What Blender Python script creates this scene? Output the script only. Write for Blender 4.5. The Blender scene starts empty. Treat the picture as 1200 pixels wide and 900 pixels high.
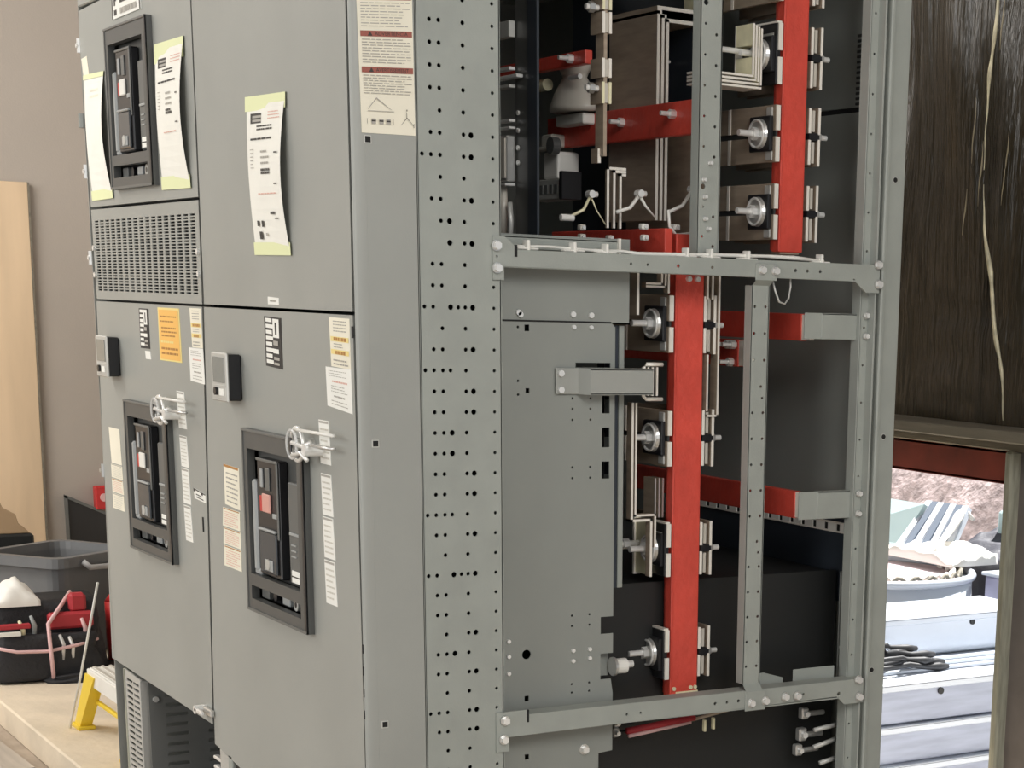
import bpy, bmesh, math, random
import mathutils
from mathutils import Vector, Matrix
random.seed(7)
scn = bpy.context.scene
COL = scn.collection

# ------------------------------------------------------------------ materials
def mat(name, col, rough=.5, metal=0., noise=0., nscale=8., bump=0., bscale=60., emit=None, trans=0., alpha=1., stretch=None, spec=.5, col2=None):
    m = bpy.data.materials.new(name); m.use_nodes = True
    nt = m.node_tree; b = nt.nodes['Principled BSDF']
    b.inputs['Base Color'].default_value = (*col, 1); b.inputs['Roughness'].default_value = rough
    b.inputs['Metallic'].default_value = metal; b.inputs['Specular IOR Level'].default_value = spec
    if trans: b.inputs['Transmission Weight'].default_value = trans
    if alpha < 1: b.inputs['Alpha'].default_value = alpha
    if emit:
        b.inputs['Emission Color'].default_value = (*emit[0], 1); b.inputs['Emission Strength'].default_value = emit[1]
    tc = nt.nodes.new('ShaderNodeTexCoord')
    mp = nt.nodes.new('ShaderNodeMapping'); nt.links.new(tc.outputs['Object'], mp.inputs['Vector'])
    if stretch: mp.inputs['Scale'].default_value = stretch
    if noise or col2:
        n = nt.nodes.new('ShaderNodeTexNoise'); n.inputs['Scale'].default_value = nscale; n.inputs['Detail'].default_value = 5
        nt.links.new(mp.outputs[0], n.inputs['Vector'])
        r = nt.nodes.new('ShaderNodeValToRGB')
        c2 = col2 or tuple(c*(1-noise) for c in col); c1 = col if col2 else tuple(min(1, c*(1+noise)) for c in col)
        r.color_ramp.elements[0].position = .3; r.color_ramp.elements[1].position = .7
        r.color_ramp.elements[0].color = (*c2, 1); r.color_ramp.elements[1].color = (*c1, 1)
        nt.links.new(n.outputs['Fac'], r.inputs['Fac']); nt.links.new(r.outputs['Color'], b.inputs['Base Color'])
    if bump:
        n2 = nt.nodes.new('ShaderNodeTexNoise'); n2.inputs['Scale'].default_value = bscale; n2.inputs['Detail'].default_value = 4
        nt.links.new(mp.outputs[0], n2.inputs['Vector'])
        bp = nt.nodes.new('ShaderNodeBump'); bp.inputs['Strength'].default_value = bump; bp.inputs['Distance'].default_value = .02
        nt.links.new(n2.outputs['Fac'], bp.inputs['Height']); nt.links.new(bp.outputs['Normal'], b.inputs['Normal'])
    return m

M = dict(
    paint=mat('grey_enamel', (.335, .345, .322), .42, noise=.05, nscale=3, bump=.04, bscale=300),
    galv=mat('grey_frame_enamel', (.33, .352, .325), .45, noise=.06, nscale=12, bump=.04, bscale=250),
    inner=mat('grey_barrier_enamel', (.27, .285, .265), .4, noise=.06, nscale=4),
    dark=mat('dark_sheet', (.035, .037, .037), .55, noise=.1),
    black=mat('black_sheet', (.012, .013, .013), .5),
    navy=mat('blue_grey_sheet', (.03, .038, .05), .45, noise=.2, nscale=4),
    seam=mat('seam_black', (.01, .01, .01), .8),
    bezel=mat('breaker_grey_plastic', (.085, .088, .085), .4, noise=.05),
    bezel2=mat('breaker_mid_plastic', (.13, .135, .13), .38),
    bdark=mat('breaker_black_plastic', (.015, .015, .017), .3),
    bgloss=mat('smoked_cover', (.05, .055, .06), .12),
    handle=mat('breaker_light_grey', (.36, .38, .38), .35),
    white=mat('white_plastic', (.8, .79, .74), .45),
    paper=mat('white_paper', (.88, .87, .80), .8, noise=.03, nscale=12),
    cream=mat('cream_sticker', (.86, .82, .68), .6, noise=.03),
    wsticker=mat('white_sticker', (.87, .87, .82), .55),
    orange=mat('orange_sticker', (.90, .52, .13), .6),
    yellow=mat('yellow_sticker', (.86, .70, .28), .6),
    tape=mat('yellow_green_tape', (.80, .84, .50), .6),
    ink=mat('black_ink', (.05, .045, .04), .7),
    inkg=mat('grey_ink', (.42, .40, .36), .7),
    inkl=mat('pale_ink', (.64, .62, .55), .7),
    inkp=mat('pink_ink', (.75, .45, .38), .7),
    inkbr=mat('brown_ink', (.45, .22, .06), .7),
    headred=mat('dark_red_ink', (.33, .10, .075), .6),
    red=mat('red_insulation', (.66, .075, .05), .45, noise=.12, nscale=14, bump=.12, bscale=60),
    copper=mat('dull_copper', (.36, .29, .22), .42, metal=.1, noise=.18, nscale=10, stretch=(1, 1, 6)),
    tin=mat('tinned_edge', (.88, .84, .76), .35, metal=.15),
    brass=mat('yellowish_tinned_plate', (.80, .76, .52), .4, metal=.1, noise=.08, nscale=40, stretch=(1, 20, 1)),
    zinc=mat('zinc_steel', (.62, .62, .60), .3, metal=.7),
    bolt=mat('bright_bolt', (.85, .85, .83), .3, metal=.4),
    porcelain=mat('beige_porcelain', (.55, .52, .46), .35),
    wall=mat('taupe_wall_paint', (.43, .385, .34), .75, noise=.04, nscale=1.2, bump=.05, bscale=120),
    ply=mat('pale_plywood', (.72, .55, .37), .65, noise=.1, nscale=2.5, stretch=(1, 3, .4)),
    concrete=mat('pale_concrete', (.72, .62, .48), .8, noise=.14, nscale=4, bump=.15, bscale=30),
    floor=mat('dusty_floor', (.42, .35, .28), .85, noise=.25, nscale=5, bump=.2, bscale=25),
    sheeting=mat('dark_plastic_sheeting', (.05, .038, .022), .22, col2=(.026, .022, .014), nscale=2.2, bump=.9, bscale=20, stretch=(3, 1, .13)),
    timber=mat('weathered_timber', (.20, .18, .14), .7, noise=.25, nscale=6, stretch=(.4, 4, 6), bump=.1),
    beamred=mat('red_primer_steel', (.24, .035, .02), .6, noise=.3, nscale=7),
    jamb=mat('grey_green_timber', (.36, .36, .29), .7, noise=.25, nscale=20, stretch=(4, 4, .5)),
    greywall=mat('grey_stucco', (.21, .185, .175), .8, noise=.1, nscale=10),
    bin=mat('grey_bin_plastic', (.16, .165, .17), .45, noise=.08),
    cloth=mat('black_canvas', (.022, .022, .025), .75, bump=.3, bscale=60),
    redcl=mat('red_trim_fabric', (.42, .03, .04), .6),
    pink=mat('pink_piping', (.75, .48, .48), .5),
    card=mat('brown_cardboard', (.42, .29, .17), .8),
    rag=mat('white_rag', (.85, .83, .78), .8),
    yel=mat('safety_yellow', (.80, .58, .04), .4),
    redp=mat('red_plastic', (.55, .03, .03), .35),
    sheetmetal=mat('bright_sheet_metal', (.62, .66, .72), .35, metal=.25, noise=.05, nscale=3),
    sheetdk=mat('brushed_sheet_metal', (.36, .39, .48), .4, metal=.35, noise=.12, nscale=5, stretch=(1, 1, 8)),
    cyanm=mat('pale_blue_board', (.50, .66, .68), .5),
    slat=mat('blue_grey_slat', (.12, .15, .20), .4, metal=.2),
    tarp=mat('dark_grey_tarp', (.05, .05, .065), .6, bump=.3, bscale=20),
    earth=mat('pinkish_rubble', (.50, .41, .41), .9, noise=.45, nscale=14, bump=.6, bscale=25),
    lav=mat('lavender_sheet', (.40, .39, .52), .5),
    cable=mat('black_cable', (.02, .02, .022), .5),
    ground=mat('pale_ground', (.6, .58, .55), .9, noise=.15),
    clear=mat('clear_plastic', (.82, .83, .82), .12, alpha=.55),
    wood2=mat('grey_board', (.50, .44, .37), .75, noise=.2, nscale=5, stretch=(.4, 4, 4)),
    glass=mat('meter_screen', (.22, .235, .22), .15),
    lampm=mat('lamp_panel', (.9, .9, .9), .5, emit=((1, .97, .92), 3.)),
    steelg=mat('grey_mesh_metal', (.55, .55, .52), .45, metal=.3),
)

# ------------------------------------------------------------------ frames: (u right, v up, n towards the viewer) of a vertical face
def FR(y0=0.):   # a face looking to the front (-y)
    return lambda u, v, n=0.: Vector((u, y0-n, v))
def SD(x0=0.):   # a face looking to the side (+x)
    return lambda u, v, n=0.: Vector((x0+n, u, v))
def TP(z0=0.):   # a horizontal face
    return lambda u, v, n=0.: Vector((u, v, z0+n))
WW = lambda x, y, z=0.: Vector((x, y, z))

class B:
    def __init__(s): s.bm = bmesh.new(); s.mats = []
    def mi(s, m):
        m = M[m] if isinstance(m, str) else m
        if m not in s.mats: s.mats.append(m)
        return s.mats.index(m)
    def merge(s, t, fn, m, smooth=False):
        for v in t.verts: v.co = fn(*v.co)
        bmesh.ops.recalc_face_normals(t, faces=t.faces[:])
        i = s.mi(m)
        for f in t.faces: f.material_index = i; f.smooth = smooth
        me = bpy.data.meshes.new('t'); t.to_mesh(me); t.free(); s.bm.from_mesh(me); bpy.data.meshes.remove(me)
        return s
    def box(s, fn, a, b, m, bev=0., seg=1):
        t = bmesh.new(); bmesh.ops.create_cube(t, size=1)
        for v in t.verts: v.co = Vector([(a[k]+b[k])/2+v.co[k]*(b[k]-a[k]) for k in range(3)])
        if bev:
            bmesh.ops.bevel(t, geom=t.edges[:], offset=min(bev, .45*min(abs(b[k]-a[k]) for k in range(3))), segments=seg, affect='EDGES', profile=.6)
        return s.merge(t, fn, m)
    def cyl(s, fn, c, axis, r, h, m, seg=20, r2=None, smooth=False, bev=0.):
        """cylinder starting at c, along axis (0,1,2 in the frame), height h"""
        t = bmesh.new(); bmesh.ops.create_cone(t, cap_ends=True, segments=seg, radius1=r, radius2=r if r2 is None else r2, depth=abs(h))
        for v in t.verts:
            p = [v.co.x, v.co.y]; z = (v.co.z*(1 if h > 0 else -1)+h/2)
            q = [0, 0, 0]; q[axis] = z; o = [k for k in range(3) if k != axis]; q[o[0]] = p[0]; q[o[1]] = p[1]
            v.co = Vector(c)+Vector(q)
        return s.merge(t, fn, m, smooth)
    def torus(s, fn, c, R, r, m, seg=24, k=8, plane=(0, 1)):
        t = bmesh.new(); o = 3-plane[0]-plane[1]; rings = []
        for i in range(seg):
            a = 2*math.pi*i/seg; ring = []
            for j in range(k):
                b_ = 2*math.pi*j/k; q = [0, 0, 0]
                q[plane[0]] = (R+r*math.cos(b_))*math.cos(a); q[plane[1]] = (R+r*math.cos(b_))*math.sin(a); q[o] = r*math.sin(b_)
                ring.append(t.verts.new(Vector(c)+Vector(q)))
            rings.append(ring)
        for i in range(seg):
            for j in range(k): t.faces.new((rings[i][j], rings[i][(j+1) % k], rings[(i+1) % seg][(j+1) % k], rings[(i+1) % seg][j]))
        return s.merge(t, fn, m, True)
    def tube(s, pts, r, m, k=8, fn=WW, closed=False):
        pts = [fn(*p) for p in pts]; t = bmesh.new(); rings = []
        for i, p in enumerate(pts):
            d = (pts[min(i+1, len(pts)-1)]-pts[max(i-1, 0)]).normalized()
            a = d.cross(Vector((.13, .31, .94))).normalized(); b_ = d.cross(a)
            rr = r[i] if isinstance(r, (list, tuple)) else r
            rings.append([t.verts.new(p+rr*(a*math.cos(2*math.pi*j/k)+b_*math.sin(2*math.pi*j/k))) for j in range(k)])
        for A, C_ in zip(rings, rings[1:]):
            for j in range(k): t.faces.new((A[j], A[(j+1) % k], C_[(j+1) % k], C_[j]))
        t.faces.new(rings[0]); t.faces.new(rings[-1])
        return s.merge(t, WW, m, True)
    def prism(s, fn, poly, n0, n1, m, bev=0.):
        t = bmesh.new(); f = t.faces.new([t.verts.new((u, v, n0)) for u, v in poly])
        e = bmesh.ops.extrude_face_region(t, geom=[f]); bmesh.ops.translate(t, vec=(0, 0, n1-n0), verts=[x for x in e['geom'] if isinstance(x, bmesh.types.BMVert)])
        if bev: bmesh.ops.bevel(t, geom=t.edges[:], offset=bev, segments=1, affect='EDGES')
        return s.merge(t, fn, m)
    def sheet(s, fn, outer, holes, n0, n1, m):
        """a plate with real holes; holes are closed loops of (u,v)"""
        t = bmesh.new()
        for lp in [outer]+holes:
            vs = [t.verts.new((u, v, n0)) for u, v in lp]
            for a, b_ in zip(vs, vs[1:]+vs[:1]): t.edges.new((a, b_))
        bmesh.ops.triangle_fill(t, use_beauty=True, use_dissolve=False, edges=t.edges[:])
        e = bmesh.ops.extrude_face_region(t, geom=t.faces[:])
        bmesh.ops.translate(t, vec=(0, 0, n1-n0), verts=[x for x in e['geom'] if isinstance(x, bmesh.types.BMVert)])
        return s.merge(t, fn, m)
    def quad(s, pts, m):
        t = bmesh.new(); t.faces.new([t.verts.new(p) for p in pts]); i = s.mi(m)
        for f in t.faces: f.material_index = i
        me = bpy.data.meshes.new('t'); t.to_mesh(me); t.free(); s.bm.from_mesh(me); bpy.data.meshes.remove(me); return s
    def text(s, fn, string, u0, v0, u1, v1, n, m):
        cu = bpy.data.curves.new('t', 'FONT'); cu.body = string; o = bpy.data.objects.new('t', cu); COL.objects.link(o)
        dg = bpy.context.evaluated_depsgraph_get(); me = bpy.data.meshes.new_from_object(o.evaluated_get(dg))
        xs = [v.co.x for v in me.vertices]; ys = [v.co.y for v in me.vertices]
        x0, x1, y0, y1 = min(xs), max(xs), min(ys), max(ys); t = bmesh.new(); t.from_mesh(me)
        for v in t.verts: v.co = fn(u0+(v.co.x-x0)/(x1-x0)*(u1-u0), v0+(v.co.y-y0)/(y1-y0)*(v1-v0), n)
        i = s.mi(m)
        for f in t.faces: f.material_index = i
        m2 = bpy.data.meshes.new('t'); t.to_mesh(m2); t.free(); s.bm.from_mesh(m2)
        bpy.data.meshes.remove(m2); bpy.data.meshes.remove(me); bpy.data.objects.remove(o); bpy.data.curves.remove(cu); return s
    def build(s, name, parent=None, loc=None):
        me = bpy.data.meshes.new(name); 
        for m in s.mats: me.materials.append(m)
        o = bpy.data.objects.new(name, me); COL.objects.link(o)
        if parent is not None:
            r = parent
            while r.parent: r = r.parent
            off = Vector(r['_o']); o.parent = parent
        else:
            if loc is None:
                xs = [v.co for v in s.bm.verts]; loc = [sum(c[k] for c in xs)/len(xs) for k in range(2)]+[min(c.z for c in xs)]
            off = Vector(loc); o.location = off; o['_o'] = list(off)
        for v in s.bm.verts: v.co -= off
        s.bm.to_mesh(me); s.bm.free(); return o

ROOTS = []
def thing(name, label, cat, loc, group=None):
    o = bpy.data.objects.new(name, None); COL.objects.link(o); o.location = loc; o['_o'] = list(loc); o.empty_display_size = .05
    o['label'] = label; o['category'] = cat
    if group: o['group'] = group
    return o
def tag(o, label, cat, group=None):
    o['label'] = label; o['category'] = cat
    if group: o['group'] = group
    return o
def struct(name, b, loc=(0, 0, 0)):
    o = b.build(name, None, loc); o['kind'] = 'structure'; return o
def copy_tree(o, d, parent=None):
    c = o.copy(); COL.objects.link(c)
    if parent is None: c.location = o.location+Vector(d); c['_o'] = list(c.location)
    else: c.parent = parent
    for ch in o.children: copy_tree(ch, d, c)
    return c

def circ(u, v, r, k=10, rv=None):
    rv = rv or r
    return [(u+r*math.cos(2*math.pi*i/k), v+rv*math.sin(2*math.pi*i/k)) for i in range(k)]
def rect(u0, v0, u1, v1): return [(u0, v0), (u1, v0), (u1, v1), (u0, v1)]

def sticker(name, parent, fn, q, base, items, n=.001, bulge=0., div=1, build=True, b=None):
    """flat printed label: q = corners tl,tr,br,bl in (u,v)"""
    b = b or B()
    def P(s, t, e=0.):
        u = (q[0][0]*(1-s)+q[1][0]*s)*(1-t)+(q[3][0]*(1-s)+q[2][0]*s)*t
        v = (q[0][1]*(1-s)+q[1][1]*s)*(1-t)+(q[3][1]*(1-s)+q[2][1]*s)*t
        return fn(u, v, n+e+bulge*math.sin(math.pi*t)*(.5+.8*s))
    def R(s0, t0, s1, t1, m, e):
        k = max(1, int(math.ceil((t1-t0)*div)))
        for i in range(k):
            a, c = t0+(t1-t0)*i/k, t0+(t1-t0)*(i+1)/k
            b.quad([P(s0, a, e), P(s0, c, e), P(s1, c, e), P(s1, a, e)], m)
    R(0, 0, 1, 1, base, 0)
    # thin edge so the sheet has thickness
    for (s0, t0, s1, t1) in ((0, 0, 1, 0), (1, 0, 1, 1), (1, 1, 0, 1), (0, 1, 0, 0)):
        if not bulge: b.quad([P(s0, t0), P(s1, t1), P(s1, t1, -n), P(s0, t0, -n)], base)
    for ii, it in enumerate(items):
        lev = .0005+.00012*ii
        if it[0] == 'r': R(*it[1:5], it[5], lev)
        elif it[0] == 'l':
            _, s0, t0, s1, t1, cnt, m = it[:7]; fill = it[7] if len(it) > 7 else .45
            for i in range(cnt):
                t = t0+(t1-t0)*(i+.5)/cnt; h = (t1-t0)/cnt*fill/2; s = s0
                end = s1-(random.random()*.25*(s1-s0) if random.random() < .5 else 0)
                while s < end-.02:
                    w = min(random.uniform(.06, .2)*(s1-s0), end-s)
                    R(s, t-h, s+w, t+h, m, lev); s += w+.025*(s1-s0)
        elif it[0] == 'p':
            b.quad([P(s, t, lev) for s, t in it[1]], it[2])
        elif it[0] == 't':
            _, s0, t0, s1, t1, st, m = it
            b.text(lambda u, v, e: P(u, v, e), st, s0, t1, s1, t0, lev, m)
    return b.build(name, parent) if build else b

FRONT = FR(0.); SIDE = SD(0.)

# ================================================================== THE SETTING
b = B(); b.box(WW, (-9, .035, -.1), (2.6, 2.3, 0), 'concrete', .006); struct('floor_pad', b).name = 'floor'
b = B(); b.box(WW, (-9, -7, -.2), (8, 2.3, -.1), 'floor'); struct('floor_lower', b).name = 'floor_front'
b = B(); b.box(WW, (-6.2, -7, -.1), (-6, 2.4, 4.2), 'wall'); struct('wall_left', b)
b = B(); b.box(WW, (-6, 2.25, 1.02), (-3.2, 2.4, 4.2), 'wall'); b.box(WW, (-6, 2.25, 0), (-3.2, 2.4, 1.02), 'wall'); struct('wall_back', b)
b = B(); b.box(WW, (-.545, 2.20, 0), (3, 2.4, 1.117), 'greywall'); struct('wall_right', b)
b = B(); b.box(WW, (-9, -7, 4.2), (8, 2.4, 4.3), 'wall'); struct('ceiling', b)

# rippled dark plastic sheeting hanging above the opening
def sheeting():
    t = bmesh.new(); nu, nv = 220, 90; x0, x1, z0, z1 = -3.2, 3, 1.18, 4.2
    import mathutils
    g = []
    nu = 420
    for j in range(nv+1):
        row = []
        z = z0+(z1-z0)*(j/nv)**1.6
        for i in range(nu+1):
            x = x0+(x1-x0)*i/nu; hgt = min(1, (z-z0)/.5)
            y = .03*math.sin(x*9+.6*math.sin(z*3))+.006*math.sin(x*31+z*1.5)+.014*mathutils.noise.noise((x*30, z*2.6, 5))+.05*mathutils.noise.noise((x*2.2, z*1.1, 0))+.022*mathutils.noise.noise((x*14, z*1.6, 3))
            if z < 1.55: y += .03*mathutils.noise.noise((x*4, z*9, 7))
            row.append(t.verts.new((x, 2.27+y*(.3+.7*hgt), z)))
        g.append(row)
    for j in range(nv):
        for i in range(nu): t.faces.new((g[j][i], g[j][i+1], g[j+1][i+1], g[j+1][i]))
    b = B(); b.merge(t, WW, 'sheeting', True)
    return b
bs = sheeting(); struct('wall_back_sheeting', bs).name = 'wall_upper'
b = B(); b.box(WW, (-3.2, 2.36, 1.18), (3, 2.4, 4.2), 'black'); struct('wall_rear', b)
# the long specular highlight on a fold of the sheeting, painted pale yellow
b = B()
FM = mat('sheeting_fold_highlight', (.72, .66, .46), .35, noise=.35, nscale=22)
t_ = thing('sheeting_highlight', 'painted pale yellow highlight on the fold running down the dark plastic sheeting', 'seam', (-.72, 2.18, 1.2))
def fold(keys, m=FM, amp=.004, n=60):
    """smooth wavering crease highlight through the (x, z, radius) keys, half sunk in the sheeting"""
    pts, rad = [], []
    for i in range(n+1):
        f = i/n*(len(keys)-1); k = min(int(f), len(keys)-2); u = f-k
        p = [keys[max(k-1, 0)], keys[k], keys[k+1], keys[min(k+2, len(keys)-1)]]
        c = [.5*(2*p[1][q]+(p[2][q]-p[0][q])*u+(2*p[0][q]-5*p[1][q]+4*p[2][q]-p[3][q])*u*u+(3*p[1][q]-p[0][q]-3*p[2][q]+p[3][q])*u**3) for q in range(3)]
        w_ = mathutils.noise.noise((c[1]*9, c[0]*5, 2)); pts.append((c[0]+amp*w_, 2.212+.006*w_, c[1])); rad.append(max(.0006, c[2]*(1+.6*mathutils.noise.noise((c[1]*16, 3, c[0])))))
    b = B(); b.tube(pts, rad, m, 6); return b
import mathutils
fold([(-.760, 2.62, .003), (-.763, 2.42, .005), (-.768, 2.28, .005), (-.785, 2.172, .0055), (-.790, 2.08, .004), (-.792, 2.0, .002), (-.790, 1.90, .001)]).build('upper_fold_sheen', t_)
fold([(-.784, 1.86, .0008), (-.779, 1.78, .003), (-.765, 1.70, .006), (-.750, 1.63, .007), (-.73, 1.55, .007), (-.705, 1.46, .007), (-.678, 1.374, .006), (-.655, 1.27, .004), (-.645, 1.20, .001)], amp=.008).build('lower_fold_sheen', t_)
FG = mat('sheeting_glint', (.35, .30, .20), .25)  # glints on the sheeting, painted as thin paler creases
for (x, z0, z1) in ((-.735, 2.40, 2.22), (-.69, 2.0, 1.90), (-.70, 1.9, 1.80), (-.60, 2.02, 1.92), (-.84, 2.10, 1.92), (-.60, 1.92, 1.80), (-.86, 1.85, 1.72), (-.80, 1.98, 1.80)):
    fold([(x, z0, .0006), (x-.002, z0*.6+z1*.4, .0022), (x-.007, z0*.3+z1*.7, .0018), (x-.008, z1, .0006)], FG, .004, 16).build('painted_glint', t_)
b = B(); b.box(WW, (-3.2, 2.1, 1.147), (3, 2.36, 1.18), 'timber', .004); struct('trim_1', b)
b = B(); b.box(WW, (-3.2, 2.18, 1.117), (3, 2.36, 1.147), 'timber', .004); struct('trim_2', b)
b = B(); b.box(WW, (-3.2, 2.2, 1.02), (-.56, 2.23, 1.117), 'beamred', .003); b.box(WW, (-3.2, 2.2, 1.108), (-.56, 2.34, 1.117), 'beamred'); b.box(WW, (-3.2, 2.2, 1.02), (-.56, 2.34, 1.028), 'beamred')
tag(b.build('steel_beam'), 'red primed steel beam across the top of the opening at right', 'beam')
b = B(); b.box(WW, (-.578, 2.165, 0), (-.545, 2.25, 1.118), 'jamb', .006); b.box(WW, (-.598, 2.19, 0), (-.578, 2.25, 1.118), 'timber', .002)  # dark strip beside the jamb paints its shaded side
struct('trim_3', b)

# ------------------------------------------------------------------ outdoors behind the opening
b = B(); b.box(WW, (-12, 2.4, -.3), (3, 14, -.25), 'ground'); struct('floor_outside', b)

def rotz(fn, cx, cy, ang):
    c, s = math.cos(ang), math.sin(ang)
    return lambda x, y, z=0.: fn(cx+c*x-s*y, cy+s*x+c*y, z)
GP = 'sheet metal panels stacked outside the opening'
for k, (x1, z0, z1, lab) in enumerate(((-1.60, -.25, -.098, 'lowest pale sheet of the sheet metal stack outside'), (-1.615, -.09, .045, 'middle sheet of the sheet metal stack outside'),
                             (-1.62, .055, .198, 'bluish upper sheet of the stack outside, right under the black cables'), (-2.0, .21, .355, 'topmost sheet set back on the stack, behind the black cables outside'))):
    t = thing('siding_sheet', lab, 'sheet metal', (x1-.4, 3.7, z0), GP)
    b = B(); wd, ye = (.32, 3.6) if k == 3 else (.66, 4.28); b.box(WW, (x1-wd, 2.42, z0), (x1, ye, z1), 'sheetmetal' if k == 3 else 'sheetdk', .006); b.build('face', t)
    b = B(); b.box(WW, (x1-wd, 2.42, z1-.002), (x1+.014, ye, z1+.008), 'sheetmetal', .003); b.box(WW, (x1, 2.42, z1-.02), (x1+.014, ye, z1+.006), 'sheetmetal', .003); b.build('lip', t)
    if k == 2:
        for q in range(3):
            b = B(); b.box(WW, (-1.76-.075*q, 2.42, .206), (-1.745-.075*q, 4.28, .222), 'sheetmetal', .004); b.build('rib', t)
        b = B(); b.cyl(SD(-1.62), (2.833, .162, 0), 2, .013, .006, 'black', 10); b.build('plug', t)
    if k == 3:
        b = B(); b.cyl(SD(-2.0), (3.29, .325, 0), 2, .012, .006, 'black', 10); b.build('plug', t)
        b = B(); b.torus(SD(-2.0), (3.62, .27, .004), .05, .008, 'sheetmetal', 20, 6); b.build('hook_ring', t)
for k, (y0, y1, z, x, r) in enumerate(((2.45, 2.97, .222, -1.70, .013), (2.45, 3.0, .225, -1.74, .015), (2.45, 2.9, .25, -1.72, .012), (2.45, 2.96, .255, -1.77, .014), (2.45, 2.82, .275, -1.74, .012), (2.45, 2.88, .283, -1.80, .013))):
    b = B()
    w1 = .025*math.sin(k*2.1); b.tube([(x+.02, y0, z+.012), (x+.01+w1, y0+.1, z+.03+w1), (x-.02, (y0+y1)/2-.05, z+.018), (x-.03-w1, (y0+y1)/2+.06, z+.022), (x-.04, y1-.12, z+.006), (x-.045-w1, y1-.05, z), (x-.05-w1, y1, z-.004)], [r*.8, r*.8, r*.8, r*.8, r*.8, r*1.25, r*.7], 'cable', 8)
    tag(b.build('cable_end'), 'black cable end lying in a bundle on the metal sheets outside', 'cable', 'black cable ends on the stack outside')
fn = rotz(WW, -2.86, 3.46, 0)
t = thing('duct_ring', 'large white round duct ring lying behind the stacked sheets outside', 'duct', (-2.86, 3.46, -.25))
b = B(); b.cyl(fn, (0, 0, -.25), 2, .42, .64, 'sheetmetal', 48, smooth=True); b.build('duct_wall', t)
b = B(); b.torus(fn, (0, 0, .40), .42, .018, 'sheetmetal', 48, 8); b.build('flange', t)
b = B(); b.cyl(fn, (0, 0, .392), 2, .37, .006, mat('pinkish_lining', (.62, .50, .52), .8), 48); b.build('lining', t)
for k in range(2):
    b = B(); b.tube([((.37-.03*k)*math.cos(a), (.37-.03*k)*math.sin(a), .412+.012*math.sin(a*(29+4*k))) for a in [i*.05-1.7 for i in range(66)]], .009, 'rag' if k else 'timber', 6, fn); b.build('frayed_edge', t)
t = thing('carton', 'lavender carton beside the round duct ring outside', 'box', (-2.40, 3.88, -.25))
b = B(); b.box(WW, (-2.58, 3.84, -.25), (-2.30, 4.25, .40), 'lav', .01); b.build('body', t)
b = B(); b.box(WW, (-2.59, 3.83, .40), (-2.29, 4.26, .415), 'sheetmetal', .003); b.build('lid', t)
for k in range(7):
    b = B(); f = k/6
    p0 = Vector((-3.20+.26*f, 3.86+.07*f, .45)); p1 = Vector((-3.29+.24*f, 4.10+.02*f, .63))
    w = Vector((.010, .010, 0)); h = Vector((-.003, -.008, .010)); tt = bmesh.new(); vs = []
    for p in (p0, p1): vs.append([tt.verts.new(p+a*w+c*h) for a, c in ((-1, -1), (1, -1), (1, 1), (-1, 1))])
    for q in range(4): tt.faces.new((vs[0][q], vs[0][(q+1) % 4], vs[1][(q+1) % 4], vs[1][q]))
    tt.faces.new(vs[0]); tt.faces.new(vs[1]); b.merge(tt, WW, 'slat' if k % 2 else 'sheetmetal')
    tag(b.build('steel_channel'), 'blue grey steel channel in the leaning bundle outside', 'steel channel', 'leaning bundle of steel channels outside')
def slab(pts, d, m):
    """thin slab through four 3D corner points"""
    tt = bmesh.new(); f = tt.faces.new([tt.verts.new(p) for p in pts]); e = bmesh.ops.extrude_face_region(tt, geom=[f])
    bmesh.ops.translate(tt, vec=d, verts=[x for x in e['geom'] if isinstance(x, bmesh.types.BMVert)]); b = B(); b.merge(tt, WW, m); return b
tag(slab([(-3.75, 3.85, .45), (-3.27, 3.91, .45), (-3.25, 4.03, .63), (-3.70, 4.03, .63)], (0, .02, -.012), 'cyanm').build('insulation_board'), 'pale cyan board leaning left of the channel bundle outside', 'board')
def lump(name, fn, nx, ny, x0, x1, y0, y1, hf, m, label, cat, base=None):
    t = bmesh.new(); g = [[t.verts.new((x0+(x1-x0)*i/nx, y0+(y1-y0)*j/ny, hf(i/nx, j/ny))) for i in range(nx+1)] for j in range(ny+1)]
    for j in range(ny):
        for i in range(nx): t.faces.new((g[j][i], g[j][i+1], g[j+1][i+1], g[j+1][i]))
    bot = min(v.co.z for v in t.verts)-.01 if base is None else base
    e = [ed for ed in t.edges if ed.is_boundary]
    r = bmesh.ops.extrude_edge_only(t, edges=e)
    for v in r['geom']:
        if isinstance(v, bmesh.types.BMVert): v.co.z = bot
    b = B(); b.merge(t, fn, m, True); return tag(b.build(name), label, cat)
from mathutils import noise as NZ
lump('rubble_bank', WW, 80, 30, -5.2, -1.8, 4.35, 6.0, lambda u, t: -.22+.93*min(1, t*2.2)+.10*u*min(1, t*2)+.06*NZ.noise((u*12, t*6, 0))+.04*NZ.noise((u*34, t*16, 2)), 'earth', 'pinkish rubble bank under the red beam outside', 'rubble')
lump('dark_tarp', WW, 24, 14, -3.05, -2.66, 4.0, 4.32, lambda u, t: .44+.10*t+.025*NZ.noise((u*5, t*4, 1)), 'tarp', 'dark grey tarp heaped right of the channel bundle outside', 'tarp', -.25)
lump('white_tarp', WW, 40, 18, -3.20, -2.66, 3.72, 3.98, lambda u, t: .44+.03*math.sin(3*u)+.03*t+.02*NZ.noise((u*6, t*5, 4)), 'rag', 'crumpled white sheet in front of the dark tarp outside', 'sheet')
b = B(); b.box(rotz(WW, -2.85, 4.34, .25), (-.15, -.06, .50), (.7, .1, .62), 'cyanm', .01)
tag(b.build('foam_block'), 'pale cyan block below the rubble bank outside', 'block')
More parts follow.
